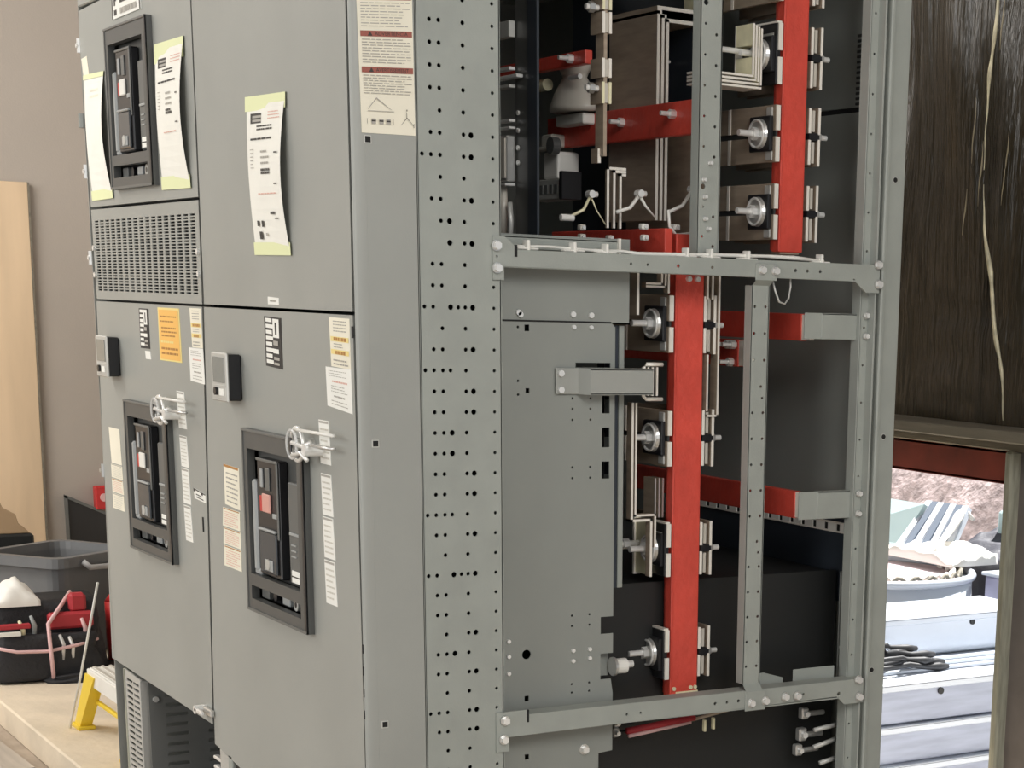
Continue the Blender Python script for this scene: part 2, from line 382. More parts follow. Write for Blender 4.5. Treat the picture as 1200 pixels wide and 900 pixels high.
b = B(); b.tube([(-2.80, 3.74, .45), (-2.90, 3.86, .51), (-2.96, 3.97, .565), (-3.02, 4.05, .60), (-3.06, 4.11, .62), (-3.0, 4.12, .58)], [.018, .014, .020, .024, .018, .008], 'rag', 8)
tag(b.build('twisted_rag'), 'white twisted rag hanging over the end of the channels outside', 'rag')

# ================================================================== SWITCHGEAR, LEFT SECTION
XS = -.965                       # seam between the two sections
LS = thing('switchgear_section', 'left grey switchgear section with a perforated vent panel between its two breaker doors', 'switchgear', (-1.42, .6, 0))
RS = thing('switchgear_section', 'right grey switchgear section with its side covers off, busbars showing', 'switchgear', (-.45, .6, 0))
XL = -1.895
b = B()   # hollow enclosure of the left section
b.box(WW, (XL, .0, .02), (XL+.003, 1.31, 2.36), 'paint'); b.box(WW, (XL, .03, 2.357), (-.96, 1.31, 2.36), 'paint')
b.box(WW, (XL, 1.307, .02), (-.96, 1.31, 2.36), 'inner'); b.box(WW, (XL, .03, .455), (XS, 1.25, .46), 'dark'); b.box(WW, (XL, .0, 0), (XS, .05, .03), 'galv')
b.box(WW, (XL, .03, 0), (XS, 1.25, .02), 'black'); b.box(WW, (XL, .56, .02), (XS, .565, 2.35), 'dark')
b.build('enclosure', LS)
b = B(); b.box(WW, (XL, .032, 1.69), (XS, .036, 1.71), 'dark'); b.box(WW, (XL, .032, 1.455), (XS, .036, 1.478), 'dark'); b.box(WW, (XS-.02, .03, .03), (XS-.016, .55, 2.35), 'dark'); b.build('partition', LS)

def door(sec, quad, holes, name='door', th=.022, m='paint'):
    """quad tl,tr,br,bl of the door face; face at y=0"""
    b = B(); c = [quad[3], quad[2], quad[1], quad[0]]
    b.sheet(FRONT, c, holes, -.004, 0, m)
    # folded rim
    for i in range(4):
        (u0, v0), (u1, v1) = c[i], c[(i+1) % 4]
        b.quad([FRONT(u0, v0, 0), FRONT(u1, v1, 0), FRONT(u1, v1, -th), FRONT(u0, v0, -th)], m)
    return b.build(name, sec)

# breaker cut-outs
BA, BB, BC = (-1.60, -1.24, 1.742, 2.13), (-1.60, -1.225, .822, 1.213), (-.655, -.277, .796, 1.204)
def cut(k): return rect(k[0]+.012, k[2]+.012, k[1]-.012, k[3]-.012)
d_ul = door(LS, ((XL, 2.205), (-.940, 2.225), (-.945, 1.707), (-1.875, 1.707)), [cut(BA)])
d_ll = door(LS, ((-1.872, 1.461), (-.951, 1.461), (-1.008, .452), (-1.918, .464)), [cut(BB)])
b = B(); b.box(FRONT, (XL, 2.215, -.02), (XS+.03, 2.36, 0), 'paint', .003); b.build('header_plate', LS)
# vent panel with real slots
sl = []
nc, nr = 17, 25
for i in range(nc):
    for j in range(nr):
        u = -1.845+i*(.885/nc); v = 1.489+j*(.185/nr)
        sl.append(rect(u, v, u+.036, v+.0045))
vp = door(LS, ((-1.875, 1.700), (-.945, 1.700), (-.950, 1.467), (-1.866, 1.467)), sl, 'vent_panel', .02)
for u, v in ((-1.858, 1.60), (-1.86, 1.53), (-.957, 1.585), (-.957, 1.535)):
    b = B(); b.cyl(FRONT, (u, v, 0), 2, .007, .006, 'bolt', 12); b.build('screw', vp)
for z, m in ((2.12, 'bolt'), (1.93, 'inner'), (1.80, 'bolt'), (1.575, 'bolt'), (1.0, 'zinc')):
    b = B(); b.cyl(FRONT, (-1.905 if z > 1.1 else -1.90, z-.018, -.004), 1, .010 if z != 1.93 else .016, .036, m, 12); b.cyl(FRONT, (-1.905, z, -.004), 2, .006, .012, m, 10); b.build('hinge', LS)
# nameplate (illegible marks only)
sticker('nameplate', d_ul, FRONT, ((-1.56, 2.20), (-1.32, 2.20), (-1.317, 2.152), (-1.562, 2.150)), 'wsticker',
        [('r', 0, 0, .03, 1, 'ink'), ('r', .97, 0, 1, 1, 'ink'), ('r', .08, .1, .13, .4, 'ink'), ('r', .08, .6, .17, .85, 'ink'), ('r', .1, .05, .17, .2, 'ink'), ('l', .3, .12, .9, .42, 1, 'ink', .5), ('l', .3, .5, .92, .95, 1, 'inkg', .6)], n=.003)
sticker('blank_tag', d_ul, FRONT, ((-1.885, 2.085), (-1.83, 2.088), (-1.815, 2.035), (-1.87, 2.035)), 'cream', [])
# lower left door stickers
def mimic(par, q):
    it = [('r', .04, .01, .96, .99, 'ink')]
    for k in range(8): it.append(('r', .10, .03+.118*k, .46+.06*(k % 2), .03+.118*k+.075, 'wsticker'))
    it += [('r', .54, .03, .90, .40, 'wsticker'), ('r', .66, .10, .76, .34, 'ink'), ('r', .52, .62, .86, .71, 'wsticker'), ('r', .56, .78, .88, .84, 'inkg'), ('r', .56, .89, .88, .94, 'inkg'), ('r', .56, .46, .84, .55, 'inkg')]
    return sticker('mimic_sticker', par, FRONT, q, 'ink', it)
mimic(d_ll, ((-1.467, 1.449), (-1.385, 1.449), (-1.385, 1.35), (-1.467, 1.35)))
sticker('small_tag', d_ll, FRONT, ((-1.43, 1.344), (-1.385, 1.344), (-1.38, 1.324), (-1.425, 1.324)), 'wsticker', [])
sticker('orange_notice', d_ll, FRONT, ((-1.303, 1.454), (-1.128, 1.454), (-1.123, 1.326), (-1.302, 1.326)), 'yellow',
        [('r', .05, .04, .95, .97, 'orange'), ('l', .12, .12, .88, .30, 2, 'inkbr', .3), ('l', .15, .34, .85, .56, 3, 'inkbr', .4), ('l', .1, .6, .7, .68, 1, 'yellow', .5), ('l', .12, .72, .9, .90, 2, 'inkbr', .45)])
def yel(par, q): return sticker('yellow_notice', par, FRONT, q, 'cream', [('l', .2, .04, .85, .3, 4, 'inkg', .3), ('r', .05, .38, .95, .48, 'yellow'), ('l', .2, .38, .85, .48, 1, 'inkbr', .7), ('r', .05, .64, .95, .74, 'yellow'), ('l', .25, .65, .8, .75, 1, 'inkbr', .7), ('l', .2, .50, .8, .62, 2, 'inkg', .3), ('l', .15, .82, .9, .97, 2, 'inkg', .4)])
def wht(par, q): return sticker('white_notice', par, FRONT, q, 'wsticker', [('l', .12, .06, .85, .24, 3, 'inkg', .25), ('l', .25, .30, .85, .38, 1, 'inkp', .5), ('l', .2, .42, .85, .62, 3, 'inkg', .25), ('l', .3, .66, .8, .74, 1, 'inkg', .5), ('l', .2, .78, .85, .94, 2, 'inkg', .25)])
yel(d_ll, ((-1.045, 1.457), (-.962, 1.457), (-.955, 1.366), (-1.035, 1.366)))
wht(d_ll, ((-1.062, 1.365), (-.955, 1.365), (-.952, 1.283), (-1.06, 1.287)))
def strip(par, q, m='cream', pink=False, n=5):
    return sticker('warning_strip', par, FRONT, q, m, [('r', .04, .02, .96, .07, 'inkbr' if pink else 'inkg'), ('l', .12, .14, .92, .92, n+3, 'inkl' if not pink else 'inkp', .3)])
sticker('blank_strip', d_ll, FRONT, ((-1.815, 1.126), (-1.71, 1.126), (-1.703, 1.03), (-1.805, 1.03)), 'cream', [])
for z0, z1, p in ((1.027, .99, False), (.987, .95, True), (.947, .905, False)): strip(d_ll, ((-1.812, z0), (-1.703, z0), (-1.70, z1), (-1.812, z1)), 'cream', p, 4)
for z0, z1 in ((1.257, 1.168), (1.15, 1.075), (1.071, .985), (.98, .893)): strip(d_ll, ((-1.178+.06*(1.257-z0)*1.0, z0), (-1.118+.04*(1.257-z0), z0), (-1.112+.04*(1.257-z1), z1), (-1.176+.06*(1.257-z1), z1)), 'wsticker', False, 4)
sticker('small_label', d_ll, FRONT, ((-1.075, 1.03), (-.985, 1.022), (-.985, 1.001), (-1.07, 1.005)), 'wsticker', [('r', 0, 0, 1, .12, 'ink'), ('r', 0, 0, .15, .3, 'ink'), ('r', .65, 0, .8, .3, 'ink'), ('l', .2, .35, .85, .9, 2, 'ink', .4)])
b = B(); b.box(FRONT, (-1.07, .474, 0), (-.985, .492, .012), 'zinc', .003); b.cyl(FRONT, (-1.055, .483, 0), 2, .011, .03, 'bolt', 14); b.box(FRONT, (-1.06, .478, .022), (-1.0, .488, .03), 'bolt', .002); b.build('door_latch', LS)
b = B(); b.box(FRONT, (-1.015, .93, 0), (-1.009, .965, .002), 'seam'); b.build('key_slot', d_ll)

def meter(sec, u0, u1, z0, z1):
    t = B(); t.box(FRONT, (u0, z0, 0), (u1, z1, .035), 'bdark', .004); t.box(FRONT, (u0-.003, z0-.003, .03), (u1+.003, z1+.003, .036), 'steelg', .003)
    o = t.build('door_meter', sec)
    w, h = u1-u0, z1-z0
    t = B(); t.box(FRONT, (u0+.10*w, z0+.38*h, .0355), (u1-.10*w, z1-.07*h, .0375), 'glass', .001); t.build('screen', o)
    t = B(); t.box(FRONT, (u0+.05*w, z0+.04*h, .0355), (u1-.05*w, z0+.33*h, .037), 'steelg', .001)
    t.cyl(FRONT, (u0+.35*w, z0+.19*h, .037), 2, .009, .006, 'bdark', 14); t.box(FRONT, (u0+.55*w, z0+.10*h, .037), (u0+.85*w, z0+.25*h, .039), 'wsticker', .001); t.build('key_pad', o)
    return o
meter(LS, -1.765, -1.665, 1.268, 1.37)
# open base: perforated strip, louvred side wall
sl = [rect(-1.775+.064*i, .045+.0165*j, -1.72+.064*i, .053+.0165*j) for i in range(2) for j in range(24)]
b = B(); b.sheet(FRONT, [(-1.79, .03), (-1.64, .03), (-1.64, .448), (-1.79, .455)], sl, -.004, 0, 'steelg')
b.box(FRONT, (-1.80, .03, -.02), (-1.79, .455, .003), 'jamb', .002); b.box(FRONT, (-1.645, .03, -.03), (-1.638, .445, .003), 'steelg', .002); b.build('perforated_base_strip', LS)
S_ = SD(-1.60); sl = [rect(.055+.115*i, .04+.028*j, .115+.115*i, .05+.028*j) for i in range(2) for j in range(14)]
b = B(); b.sheet(S_, rect(.01, .03, .32, .45), sl, -.003, 0, mat('charcoal_panel', (.17, .175, .168), .5))
for y, z in ((.028, .40), (.03, .08), (.16, .36), (.28, .4)): b.cyl(S_, (y, z, 0), 2, .008, .006, 'bolt', 12)
b.build('louvred_base_panel', LS)
b = B()
for z in (.335, .31): b.box(FRONT, (-1.13, z, -.05), (-1.04, z+.009, -.035), 'bolt', .002)
b.box(FRONT, (-1.05, .2, -.06), (-1.035, .36, -.03), 'zinc', .002); b.build('base_clip', LS)
b = B(); b.box(FRONT, (-.995, .03, -.03), (-.88, .395, -.01), 'steelg', .004); b.box(FRONT, (-.90, .03, -.012), (-.87, .40, .0), 'galv', .003); b.build('base_post', RS)

# ================================================================== RIGHT SECTION, FRONT
d_ur = door(RS, ((-.932, 2.25), (-.020, 2.25), (-.022, 1.4675), (-.934, 1.4675)), [], 'door')
d_lr = door(RS, ((-.937, 1.461), (-.022, 1.461), (-.012, .30), (-.998, .405)), [cut(BC)], 'door')
for z0, z1 in ((2.27, 2.36),):
    b = B(); b.box(FRONT, (-.945, z0-.01, -.02), (-.01, z1, 0), 'paint', .003); b.build('header_plate', RS)
b = B()
b.box(WW, (-.93, .03, 2.357), (-.004, 1.31, 2.36), 'paint'); b.box(WW, (-.93, .03, .02), (-.927, .5, 2.35), 'dark'); b.box(WW, (-.93, .30, .02), (-.02, .304, 2.35), 'inner')
b.box(WW, (-.93, .03, 0), (-.004, 1.31, .02), 'black')
b.build('enclosure', RS)
sticker('small_tag', d_ur, FRONT, ((-.497, 1.49), (-.43, 1.488), (-.43, 1.474), (-.497, 1.474)), 'wsticker', [('l', .2, .2, .8, .8, 1, 'inkg', .4)])
mimic(d_lr, ((-.525, 1.449), (-.42, 1.447), (-.418, 1.341), (-.522, 1.345)))
yel(d_lr, ((-.145, 1.455), (-.038, 1.454), (-.036, 1.357), (-.138, 1.360)))
wht(d_lr, ((-.17, 1.358), (-.036, 1.357), (-.033, 1.272), (-.165, 1.281)))
sticker('warning_strip', d_lr, FRONT, ((-.838, 1.108), (-.73, 1.106), (-.732, 1.01), (-.838, 1.015)), 'cream', [('r', .0, .0, .95, .06, 'inkbr'), ('l', .15, .14, .9, .94, 7, 'inkg', .3)])
for z0, z1, p in ((1.006, .962, True), (.959, .92, True), (.917, .868, True)): strip(d_lr, ((-.855-.02*(1.0-z0), z0), (-.735, z0), (-.738, z1), (-.862, z1)), 'cream', p, 4)
for z0, z1 in ((1.250, 1.162), (1.142, 1.058), (1.054, .97), (.965, .875)): strip(d_lr, ((-.218+.06*(1.25-z0)*.6, z0), (-.162+.04*(1.25-z0), z0), (-.160+.05*(1.25-z1), z1), (-.216+.06*(1.25-z1)*.6, z1)), 'wsticker', False, 3)
b = B(); b.box(FRONT, (-.028, 1.418, 0), (-.018, 1.44, .001), 'seam'); b.build('key_slot', RS)
meter(RS, -.785, -.685, 1.26, 1.362)

# ------------------------------------------------------------------ draw-out breakers (three, one of each slightly different width)
def breaker(k, label, chip):
    u0, u1, z0, z1 = k; w, h = u1-u0, z1-z0; p = .016
    t = thing('circuit_breaker', label, 'circuit breaker', ((u0+u1)/2, 0, z0), 'draw-out circuit breakers on the doors')
    def U(s): return u0+s*w
    def V(q): return z1-q*h
    fn = FRONT
    b = B(); b.sheet(fn, rect(u0, z0, u1, z1), [rect(U(.075), V(.79), U(.90), V(.105)), rect(U(.075), V(.93), U(.90), V(.855))], -.002, p, 'bezel')
    b.box(fn, (U(.0), V(.985), p), (U(1), V(1), p+.003), 'bezel2'); b.box(fn, (U(0), V(.015), p), (U(1), V(0), p+.003), 'bezel2', .001)
    b.box(fn, (U(0), z0, p), (U(.02), z1, p+.002), 'bezel2'); b.box(fn, (U(.97), z0, p-.002), (U(1), z1, p+.002), 'bdark')
    b.build('bezel', t)
    b = B(); b.box(fn, (U(.06), V(.80), -.035), (U(.92), V(.095), -.012), 'bezel', .002); b.box(fn, (U(.06), V(.94), -.035), (U(.92), V(.85), -.02), 'bdark')
    b.build('front_plate', t)
    b = B(); b.box(fn, (U(.20), V(.775), -.012), (U(.56), V(.145), .010), 'bdark', .003)
    b.box(fn, (U(.20), V(.16), .010), (U(.56), V(.145), .013), 'bezel2', .001); b.box(fn, (U(.535), V(.56), .010), (U(.56), V(.16), .013), 'bezel2', .001)
    o = b.build('front_cover', t)
    b = B(); b.box(fn, (U(.25), V(.755), .010), (U(.525), V(.53), .016), 'bgloss', .003); b.box(fn, (U(.24), V(.53), .010), (U(.52), V(.515), .019), 'handle', .002); b.build('charge_lever', t)
    b = B(); b.box(fn, (U(.27), V(.30), .010), (U(.31), V(.20), .014), 'handle', .001); b.box(fn, (U(.35), V(.31), .010), (U(.42), V(.19), .013), 'bezel2', .001); b.build('push_button', t)
    b = B(); b.box(fn, (U(.30), V(.43), .010), (U(.43), V(.33), .015), chip, .002); b.box(fn, (U(.25), V(.43), .010), (U(.29), V(.345), .013), 'redp', .001); b.box(fn, (U(.46), V(.45), .010), (U(.53), V(.425), .013), 'handle'); b.build('indicator_window', t)
    b = B(); b.box(fn, (U(.34), V(.74), .016), (U(.47), V(.68), .018), 'handle', .002); b.cyl(fn, (U(.40), V(.705), .018), 2, .012, .002, 'steelg', 16); b.build('cover_emblem', t)
    b = B(); b.box(fn, (U(.105), V(.77), -.012), (U(.165), V(.27), .012), 'handle', .005); b.box(fn, (U(.10), V(.79), -.012), (U(.20), V(.755), .010), 'handle', .004); b.build('charging_handle', t)
    b = B(); b.box(fn, (U(.66), V(.775), -.012), (U(.87), V(.24), .004), 'bezel2', .003); b.box(fn, (U(.69), V(.515), .004), (U(.84), V(.50), .008), 'handle', .001)
    for q in (.57, .60, .63): b.box(fn, (U(.70), V(q), .004), (U(.78), V(q-.008), .006), 'handle')
    o2 = b.build('trip_unit', t)
    b = B(); b.box(fn, (U(.70), V(.765), .004), (U(.86), V(.70), .006), 'wsticker', .001); b.box(fn, (U(.70), V(.735), .006), (U(.86), V(.728), .0065), 'ink'); b.build('rating_label', o2)
    b = B(); b.cyl(fn, (U(.14), V(.20), -.012), 2, .008, .008, 'bolt', 12); b.build('screw', t); b = B(); b.cyl(fn, (U(.86), V(.235), -.012), 2, .007, .01, 'bolt', 12); b.build('screw', t)
    b = B(); b.box(fn, (U(.10), V(.925), -.02), (U(.22), V(.862), -.004), 'bezel2', .002); b.build('racking_plate', t)
    b = B(); b.cyl(fn, (U(.30), V(.893), -.02), 2, .012, .012, 'bdark', 16); b.build('racking_socket', t); b = B()
    b.box(fn, (U(.44), V(.92), -.02), (U(.56), V(.866), -.006), 'handle', .002); b.build('racking_tab', t); b = B(); b.cyl(fn, (U(.66), V(.893), -.02), 2, .014, .014, 'steelg', 16); b.cyl(fn, (U(.66), V(.893), -.006), 2, .006, .001, 'bdark', 10); b.build('position_dial', t); b = B(); b.box(fn, (U(.78), V(.92), -.02), (U(.83), V(.866), -.006), 'handle', .002)
    b.build('racking_tab', t)
    return t
breaker(BA, 'grey-bezelled circuit breaker in the upper door, above the perforated vent panel', 'white')
breaker(BB, 'circuit breaker in the lower left door, below the orange notice', 'white')
breaker(BC, 'circuit breaker in the lower right door, nearest the perforated post', mat('pink_indicator', (.70, .36, .30), .4))

def interlock(u, z, label):
    t = thing('key_interlock', label, 'lock', (u, -.02, z-.05), 'key interlocks at the upper corners of the lower breakers')
    fn = FRONT
    b = B(); b.torus(fn, (u, z, .03), .034, .0042, 'bolt', 28, 8); b.build('ring', t)
    b = B(); b.torus(fn, (u, z, .042), .029, .003, 'clear', 28, 8); b.build('clear_rim', t)
    b = B(); b.cyl(fn, (u+.012, z, 0), 2, .012, .042, 'zinc', 16); b.build('lock_barrel', t)
    b = B(); b.box(fn, (u-.002, z-.016, .043), (u+.006, z+.014, .047), 'bdark', .001); b.build('keyhole', t)
    b = B(); b.tube([(u-.01, z+.030, .034), (u+.19, z+.030, .024)], .0035, 'white', 8, fn); b.build('rod', t)
    b = B(); b.tube([(u+.01, z+.004, .045), (u+.05, z-.002, .035), (u+.075, z+.008, .03)], .005, 'bolt', 8, fn); b.build('shackle', t)
    b = B(); b.cyl(fn, (u+.062, z-.008, .0), 2, .012, .04, 'bolt', 16); b.build('stud', t)
    b = B(); b.tube([(u+.01, z-.022, .045), (u+.045, z-.014, .04), (u+.068, z-.028, .035)], .0045, 'bolt', 8, fn); b.build('hook', t)
    b = B(); b.tube([(u+.085, z+.004, .03), (u+.13, z+.002, .024), (u+.18, z+.004, .02)], .004, 'zinc', 8, fn); b.build('key', t)
interlock(-.265, 1.197, 'bright key interlock at the top right of the lower right breaker')
interlock(-1.225, 1.208, 'bright key interlock at the top right of the lower left breaker')

# ------------------------------------------------------------------ taped test papers
def paper(label, q, items, mtop=.05, mbot=.05, bul=.012, par=None):
    t = thing('test_report', label, 'paper', ((q[0][0]+q[1][0])/2, -.003, q[2][1]), 'paper test reports taped to the doors')
    sticker('sheet', t, FRONT, q, 'paper', items, n=.002, bulge=bul, div=14)
    (ax, az), (bx, bz), (cx, cz), (dx, dz) = q; e = .006
    for (x0, z0, x1, z1, hh, sg) in ((ax-e, az+.004, bx+e, bz+.004, mtop, -1), (dx-e, dz-.004, cx+e, cz-.004, mbot, 1)):
        b = B(); b.quad([FRONT(x0, z0, .0035), FRONT(x1, z1, .0035), FRONT(x1, z1+sg*hh, .0045), FRONT(x0, z0+sg*hh, .0045)], 'tape'); b.quad([FRONT(x0, z0, .0005), FRONT(x1, z1, .0005), FRONT(x1, z1, .0035), FRONT(x0, z0, .0035)], 'tape'); b.build('tape', t)
rep = [('r', .12, .10, .42, .165, 'inkg'), ('r', .12, .10, .42, .115, 'ink'), ('r', .12, .13, .42, .14, 'ink'), ('r', .12, .155, .42, .165, 'ink'), ('r', .12, .10, .17, .165, 'ink'), ('l', .6, .09, .95, .15, 3, 'inkp', .3), ('l', .3, .175, .75, .215, 2, 'ink', .5), ('l', .12, .255, .9, .275, 1, 'ink', .6),
       ('l', .1, .32, .22, .46, 6, 'inkg', .25), ('l', .42, .33, .66, .44, 3, 'inkg', .35), ('l', .42, .455, .68, .495, 2, 'ink', .8), ('l', .82, .35, .92, .37, 1, 'ink', .5), ('l', .8, .55, .92, .565, 1, 'ink', .6), ('l', .3, .61, .85, .625, 1, 'inkp', .5)]
paper('paper test report with printed lines taped to the plain upper right door', ((-.582, 1.895), (-.35, 1.889), (-.347, 1.578), (-.556, 1.580)), rep+[('l', .62, .73, .82, .755, 1, 'ink', .7), ('l', .74, .77, .86, .785, 1, 'ink', .6), ('r', .18, .79, .24, .825, 'ink'), ('r', .32, .79, .38, .83, 'ink'), ('r', .22, .86, .3, .91, 'ink'), ('r', .42, .87, .46, .89, 'inkg')], .03, .026)
paper('paper test report taped to the right of the uppermost breaker', ((-1.215, 2.057), (-1.00, 2.056), (-.992, 1.732), (-1.205, 1.734)), rep, .045, .03)
paper('blank overexposed paper sheet taped to the left of the uppermost breaker', ((-1.86, 2.038), (-1.675, 2.034), (-1.648, 1.728), (-1.84, 1.726)), [('l', .3, .1, .8, .2, 2, 'cream', .4)], .012, .025)

# ================================================================== RIGHT SECTION, SIDE FRAME
b = B()   # corner panel: rounded bend then flat side
b.box(SIDE, (.0255, .05, -.003), (.127, 2.36, 0), 'paint')
pts = [(-.012, .0), (-.0085, .0085), (.0, .013)]
prof = [Vector((-.010, .0)), Vector((-.006, .0012)), Vector((-.002, .005)), Vector((0, .011)), Vector((-.0004, .0262))]
t = bmesh.new(); pr = [[t.verts.new((p.x, p.y, z)) for p in prof] for z in (.05, 2.36)]
for i in range(len(prof)-1): t.faces.new((pr[0][i], pr[0][i+1], pr[1][i+1], pr[1][i]))
b.merge(t, WW, 'paint', True)
b.box(WW, (-.012, .001, .05), (-.009, .03, 2.36), 'galv')
for y, z in ((.030, 1.786), (.032, 1.217), (.039, .652)): b.box(SIDE, (y-.0075, z-.0075, -.002), (y+.0075, z+.0075, .0006), 'steelg', .0005); b.box(SIDE, (y-.0055, z-.0055, 0), (y+.0055, z+.0055, .0009), 'seam')
for z in (.80, .755, .71, .665): b.box(FRONT, (-.0115, z, -.002), (-.0085, z+.018, .0012), 'seam')
cp = b.build('corner_panel', RS)
b = sticker('warning_label', cp, SIDE, ((.011, 2.17), (.122, 2.185), (.126, 1.799), (.018, 1.797)), 'cream', [], build=False)
q = ((.011, 2.17), (.122, 2.185), (.126, 1.799), (.018, 1.797))
it = []
for t0, st in ((.345, 'WARNING'), (.515, 'ADVERTENCIA'), (.685, 'AVERTISSEMENT')):
    it += [('r', .04, t0, .98, t0+.027, 'headred'), ('p', [(.17, t0+.024), (.26, t0+.024), (.215, t0+.003)], 'ink'), ('t', .3, t0+.005, .9, t0+.022, st, 'ink')]
    it += [('l', .06, t0+.034, .95, t0+.155 if t0 < .6 else t0+.13, 9 if t0 < .6 else 8, 'inkg', .3)]
it += [('l', .06, .04, .95, .33, 18, 'inkg', .3), ('p', [(.12, .885), (.13, .885), (.29, .835), (.285, .828)], 'inkg'), ('p', [(.285, .828), (.29, .836), (.55, .885), (.56, .885)], 'inkg'), ('r', .12, .892, .6, .895, 'inkg'), ('r', .1, .93, .105, .955, 'ink'), ('r', .58, .93, .585, .955, 'ink')]
for s in (.18, .32, .45): it += [('r', s, .93, s+.08, .955, 'inkg'), ('r', s, .937, s+.08, .944, 'ink')]
it += [('p', [(.72, .955), (.725, .955), (.84, .92), (.835, .917)], 'ink'), ('r', .83, .895, .838, .92, 'ink'), ('p', [(.835, .917), (.84, .922), (.95, .955), (.96, .955)], 'ink'), ('r', .83, .88, .845, .888, 'ink'), ('r', .955, .945, .965, .965, 'ink')]
sticker('warning_label', cp, SIDE, q, 'cream', it, n=.0012, b=b)
b = B(); b.box(SIDE, (.127, .05, -.012), (.1305, 2.36, -.008), 'seam'); b.build('panel_gap', RS)

# perforated post, real holes
holes = []
pats = ['bcf', 'bcf', 'bcf', 'bcf', 'cf', 'bcfg', 'abcfg', 'cf', 'bcfg', 'cDf', 'Dfg', 'bcf', 'bcf', 'abDefg', 'cf', 'bcfg', 'abcdf', 'bcfg', 'bcfg', 'bcDf', 'bcDf', 'bcfg', 'bcfg', 'abcdf', 'bcfg', 'cf', 'abDefg', 'bcf', 'bcf', 'cfg', 'bcDf', 'bcfg', 'cf', 'abcfg', 'bcfg', 'cf', 'bcf']
cy = dict(a=.1395, b=.158, c=.177, d=.193, D=.195, e=.2115, f=.2265, g=.2425)
for k in range(-6, 50):
    z = 2.013-.0409*k; pat = pats[k % 37]
    if z < .07 or z > 2.3: continue
    for c in pat:
        r = .0062 if c in 'gD' else .0046
        holes.append(circ(cy[c], z, r*.95, 8))
    if not (1.535 < z < 1.63 or .565 < z < .66): holes.append(circ(.2885, z, .0036, 8))
b = B(); b.sheet(SIDE, rect(.130, .05, .304, 2.36), holes, -.003, 0, 'galv')
b.box(SIDE, (.302, .05, -.045), (.305, 2.36, 0), 'galv'); b.box(SIDE, (.13, .05, -.05), (.304, 2.36, -.047), 'seam'); b.box(SIDE, (.129, .05, -.05), (.1315, 2.36, 0), 'galv')
for z in (.12, .33, .53, .75, .93, 1.13, 1.34, 1.45): b.box(SIDE, (.304, z, -.02), (.3085, z+.035, -.004), 'galv')
b.build('perforated_post', RS)

def holed(poly, hs, th=.003, m='galv', n=.0):
    b = B(); b.sheet(SIDE, poly, [circ(y, z, r, 8) for y, z, r in hs], n, n+th, m); return b
def bolts(par, pts, r=.008, name='bolt', n=.006, m='bolt'):
    for y, z in pts:
        b = B(); b.cyl(SIDE, (y, z, n), 2, r*1.35, .003, 'zinc', 14); b.cyl(SIDE, (y, z, n+.003), 2, r, .008, m, 6); b.build(name, par)
# middle crossbar
b = holed([(.285, 1.537), (.309, 1.537), (.309, 1.564), (1.165, 1.562), (1.183, 1.561), (1.213, 1.538), (1.25, 1.538), (1.25, 1.60), (.34, 1.597), (.31, 1.622), (.285, 1.622)],
          [(.60, 1.579, .003), (.64, 1.579, .003), (.715, 1.579, .004), (.80, 1.579, .0035), (1.017, 1.58, .004), (1.049, 1.58, .004), (1.084, 1.58, .004), (.293, 1.582, .003), (1.178, 1.565, .003)], .004, 'galv', .001)
b.box(SIDE, (.31, 1.593, -.035), (1.245, 1.597, .004), 'galv', .001); b.box(SIDE, (.31, 1.562, -.035), (1.2, 1.565, .003), 'galv')
xb = b.build('crossbar', RS); bolts(xb, ((.292, 1.603), (.293, 1.560), (1.243, 1.600), (1.246, 1.557), (.926, 1.578), (.961, 1.577)))
# bottom crossbar
b = holed([(.285, .566), (.314, .566), (.314, .597), (1.172, .604), (1.195, .583), (1.25, .583), (1.25, .641), (.362, .642), (.357, .652), (.285, .652)],
          [(.60, .618, .003), (.635, .618, .003), (.83, .62, .004), (.862, .62, .0035), (.893, .62, .004), (1.075, .619, .003), (1.178, .610, .005)], .004, 'galv', .001)
b.box(SIDE, (.362, .638, -.04), (1.245, .642, .004), 'galv', .001); b.box(SIDE, (.32, .598, -.035), (1.2, .601, .003), 'galv'); b.box(SIDE, (.356, .625, .002), (.361, .652, .0055), 'seam')
xb2 = b.build('crossbar', RS); bolts(xb2, ((.304, .634), (.301, .593), (1.232, .640), (1.236, .598), (.926, .612), (.965, .614), (1.021, .618), (1.055, .617)))
# rear corner post with lips
b = B()
b.box(SIDE, (1.268, .03, -.05), (1.315, 2.36, .0), 'galv', .002); b.box(SIDE, (1.258, .03, -.02), (1.2695, 2.36, .004), 'galv', .003); b.box(SIDE, (1.244, .03, -.03), (1.249, 2.36, -.002), 'galv', .001)
b.sheet(SIDE, rect(1.224, .03, 1.26, 2.36), [circ(1.235, .1+.085*k, .003, 8) for k in range(26)], -.03, -.027, 'galv')
b.box(SIDE, (1.222, .03, -.06), (1.226, 2.36, -.027), 'galv', .001)
for y, z in ((1.287, 1.788), (1.283, 1.213), (1.276, .659), (1.287, 2.25)): b.cyl(SIDE, (y, z, -.001), 2, .0075, .0016, 'steelg', 14); b.cyl(SIDE, (y, z, 0), 2, .0055, .0018, 'seam', 12)
cpst = b.build('corner_post', RS); bolts(cpst, ((1.238, 1.487), (1.239, 1.441), (1.236, 1.08), (1.236, 1.033)), .006, 'bolt', -.026)
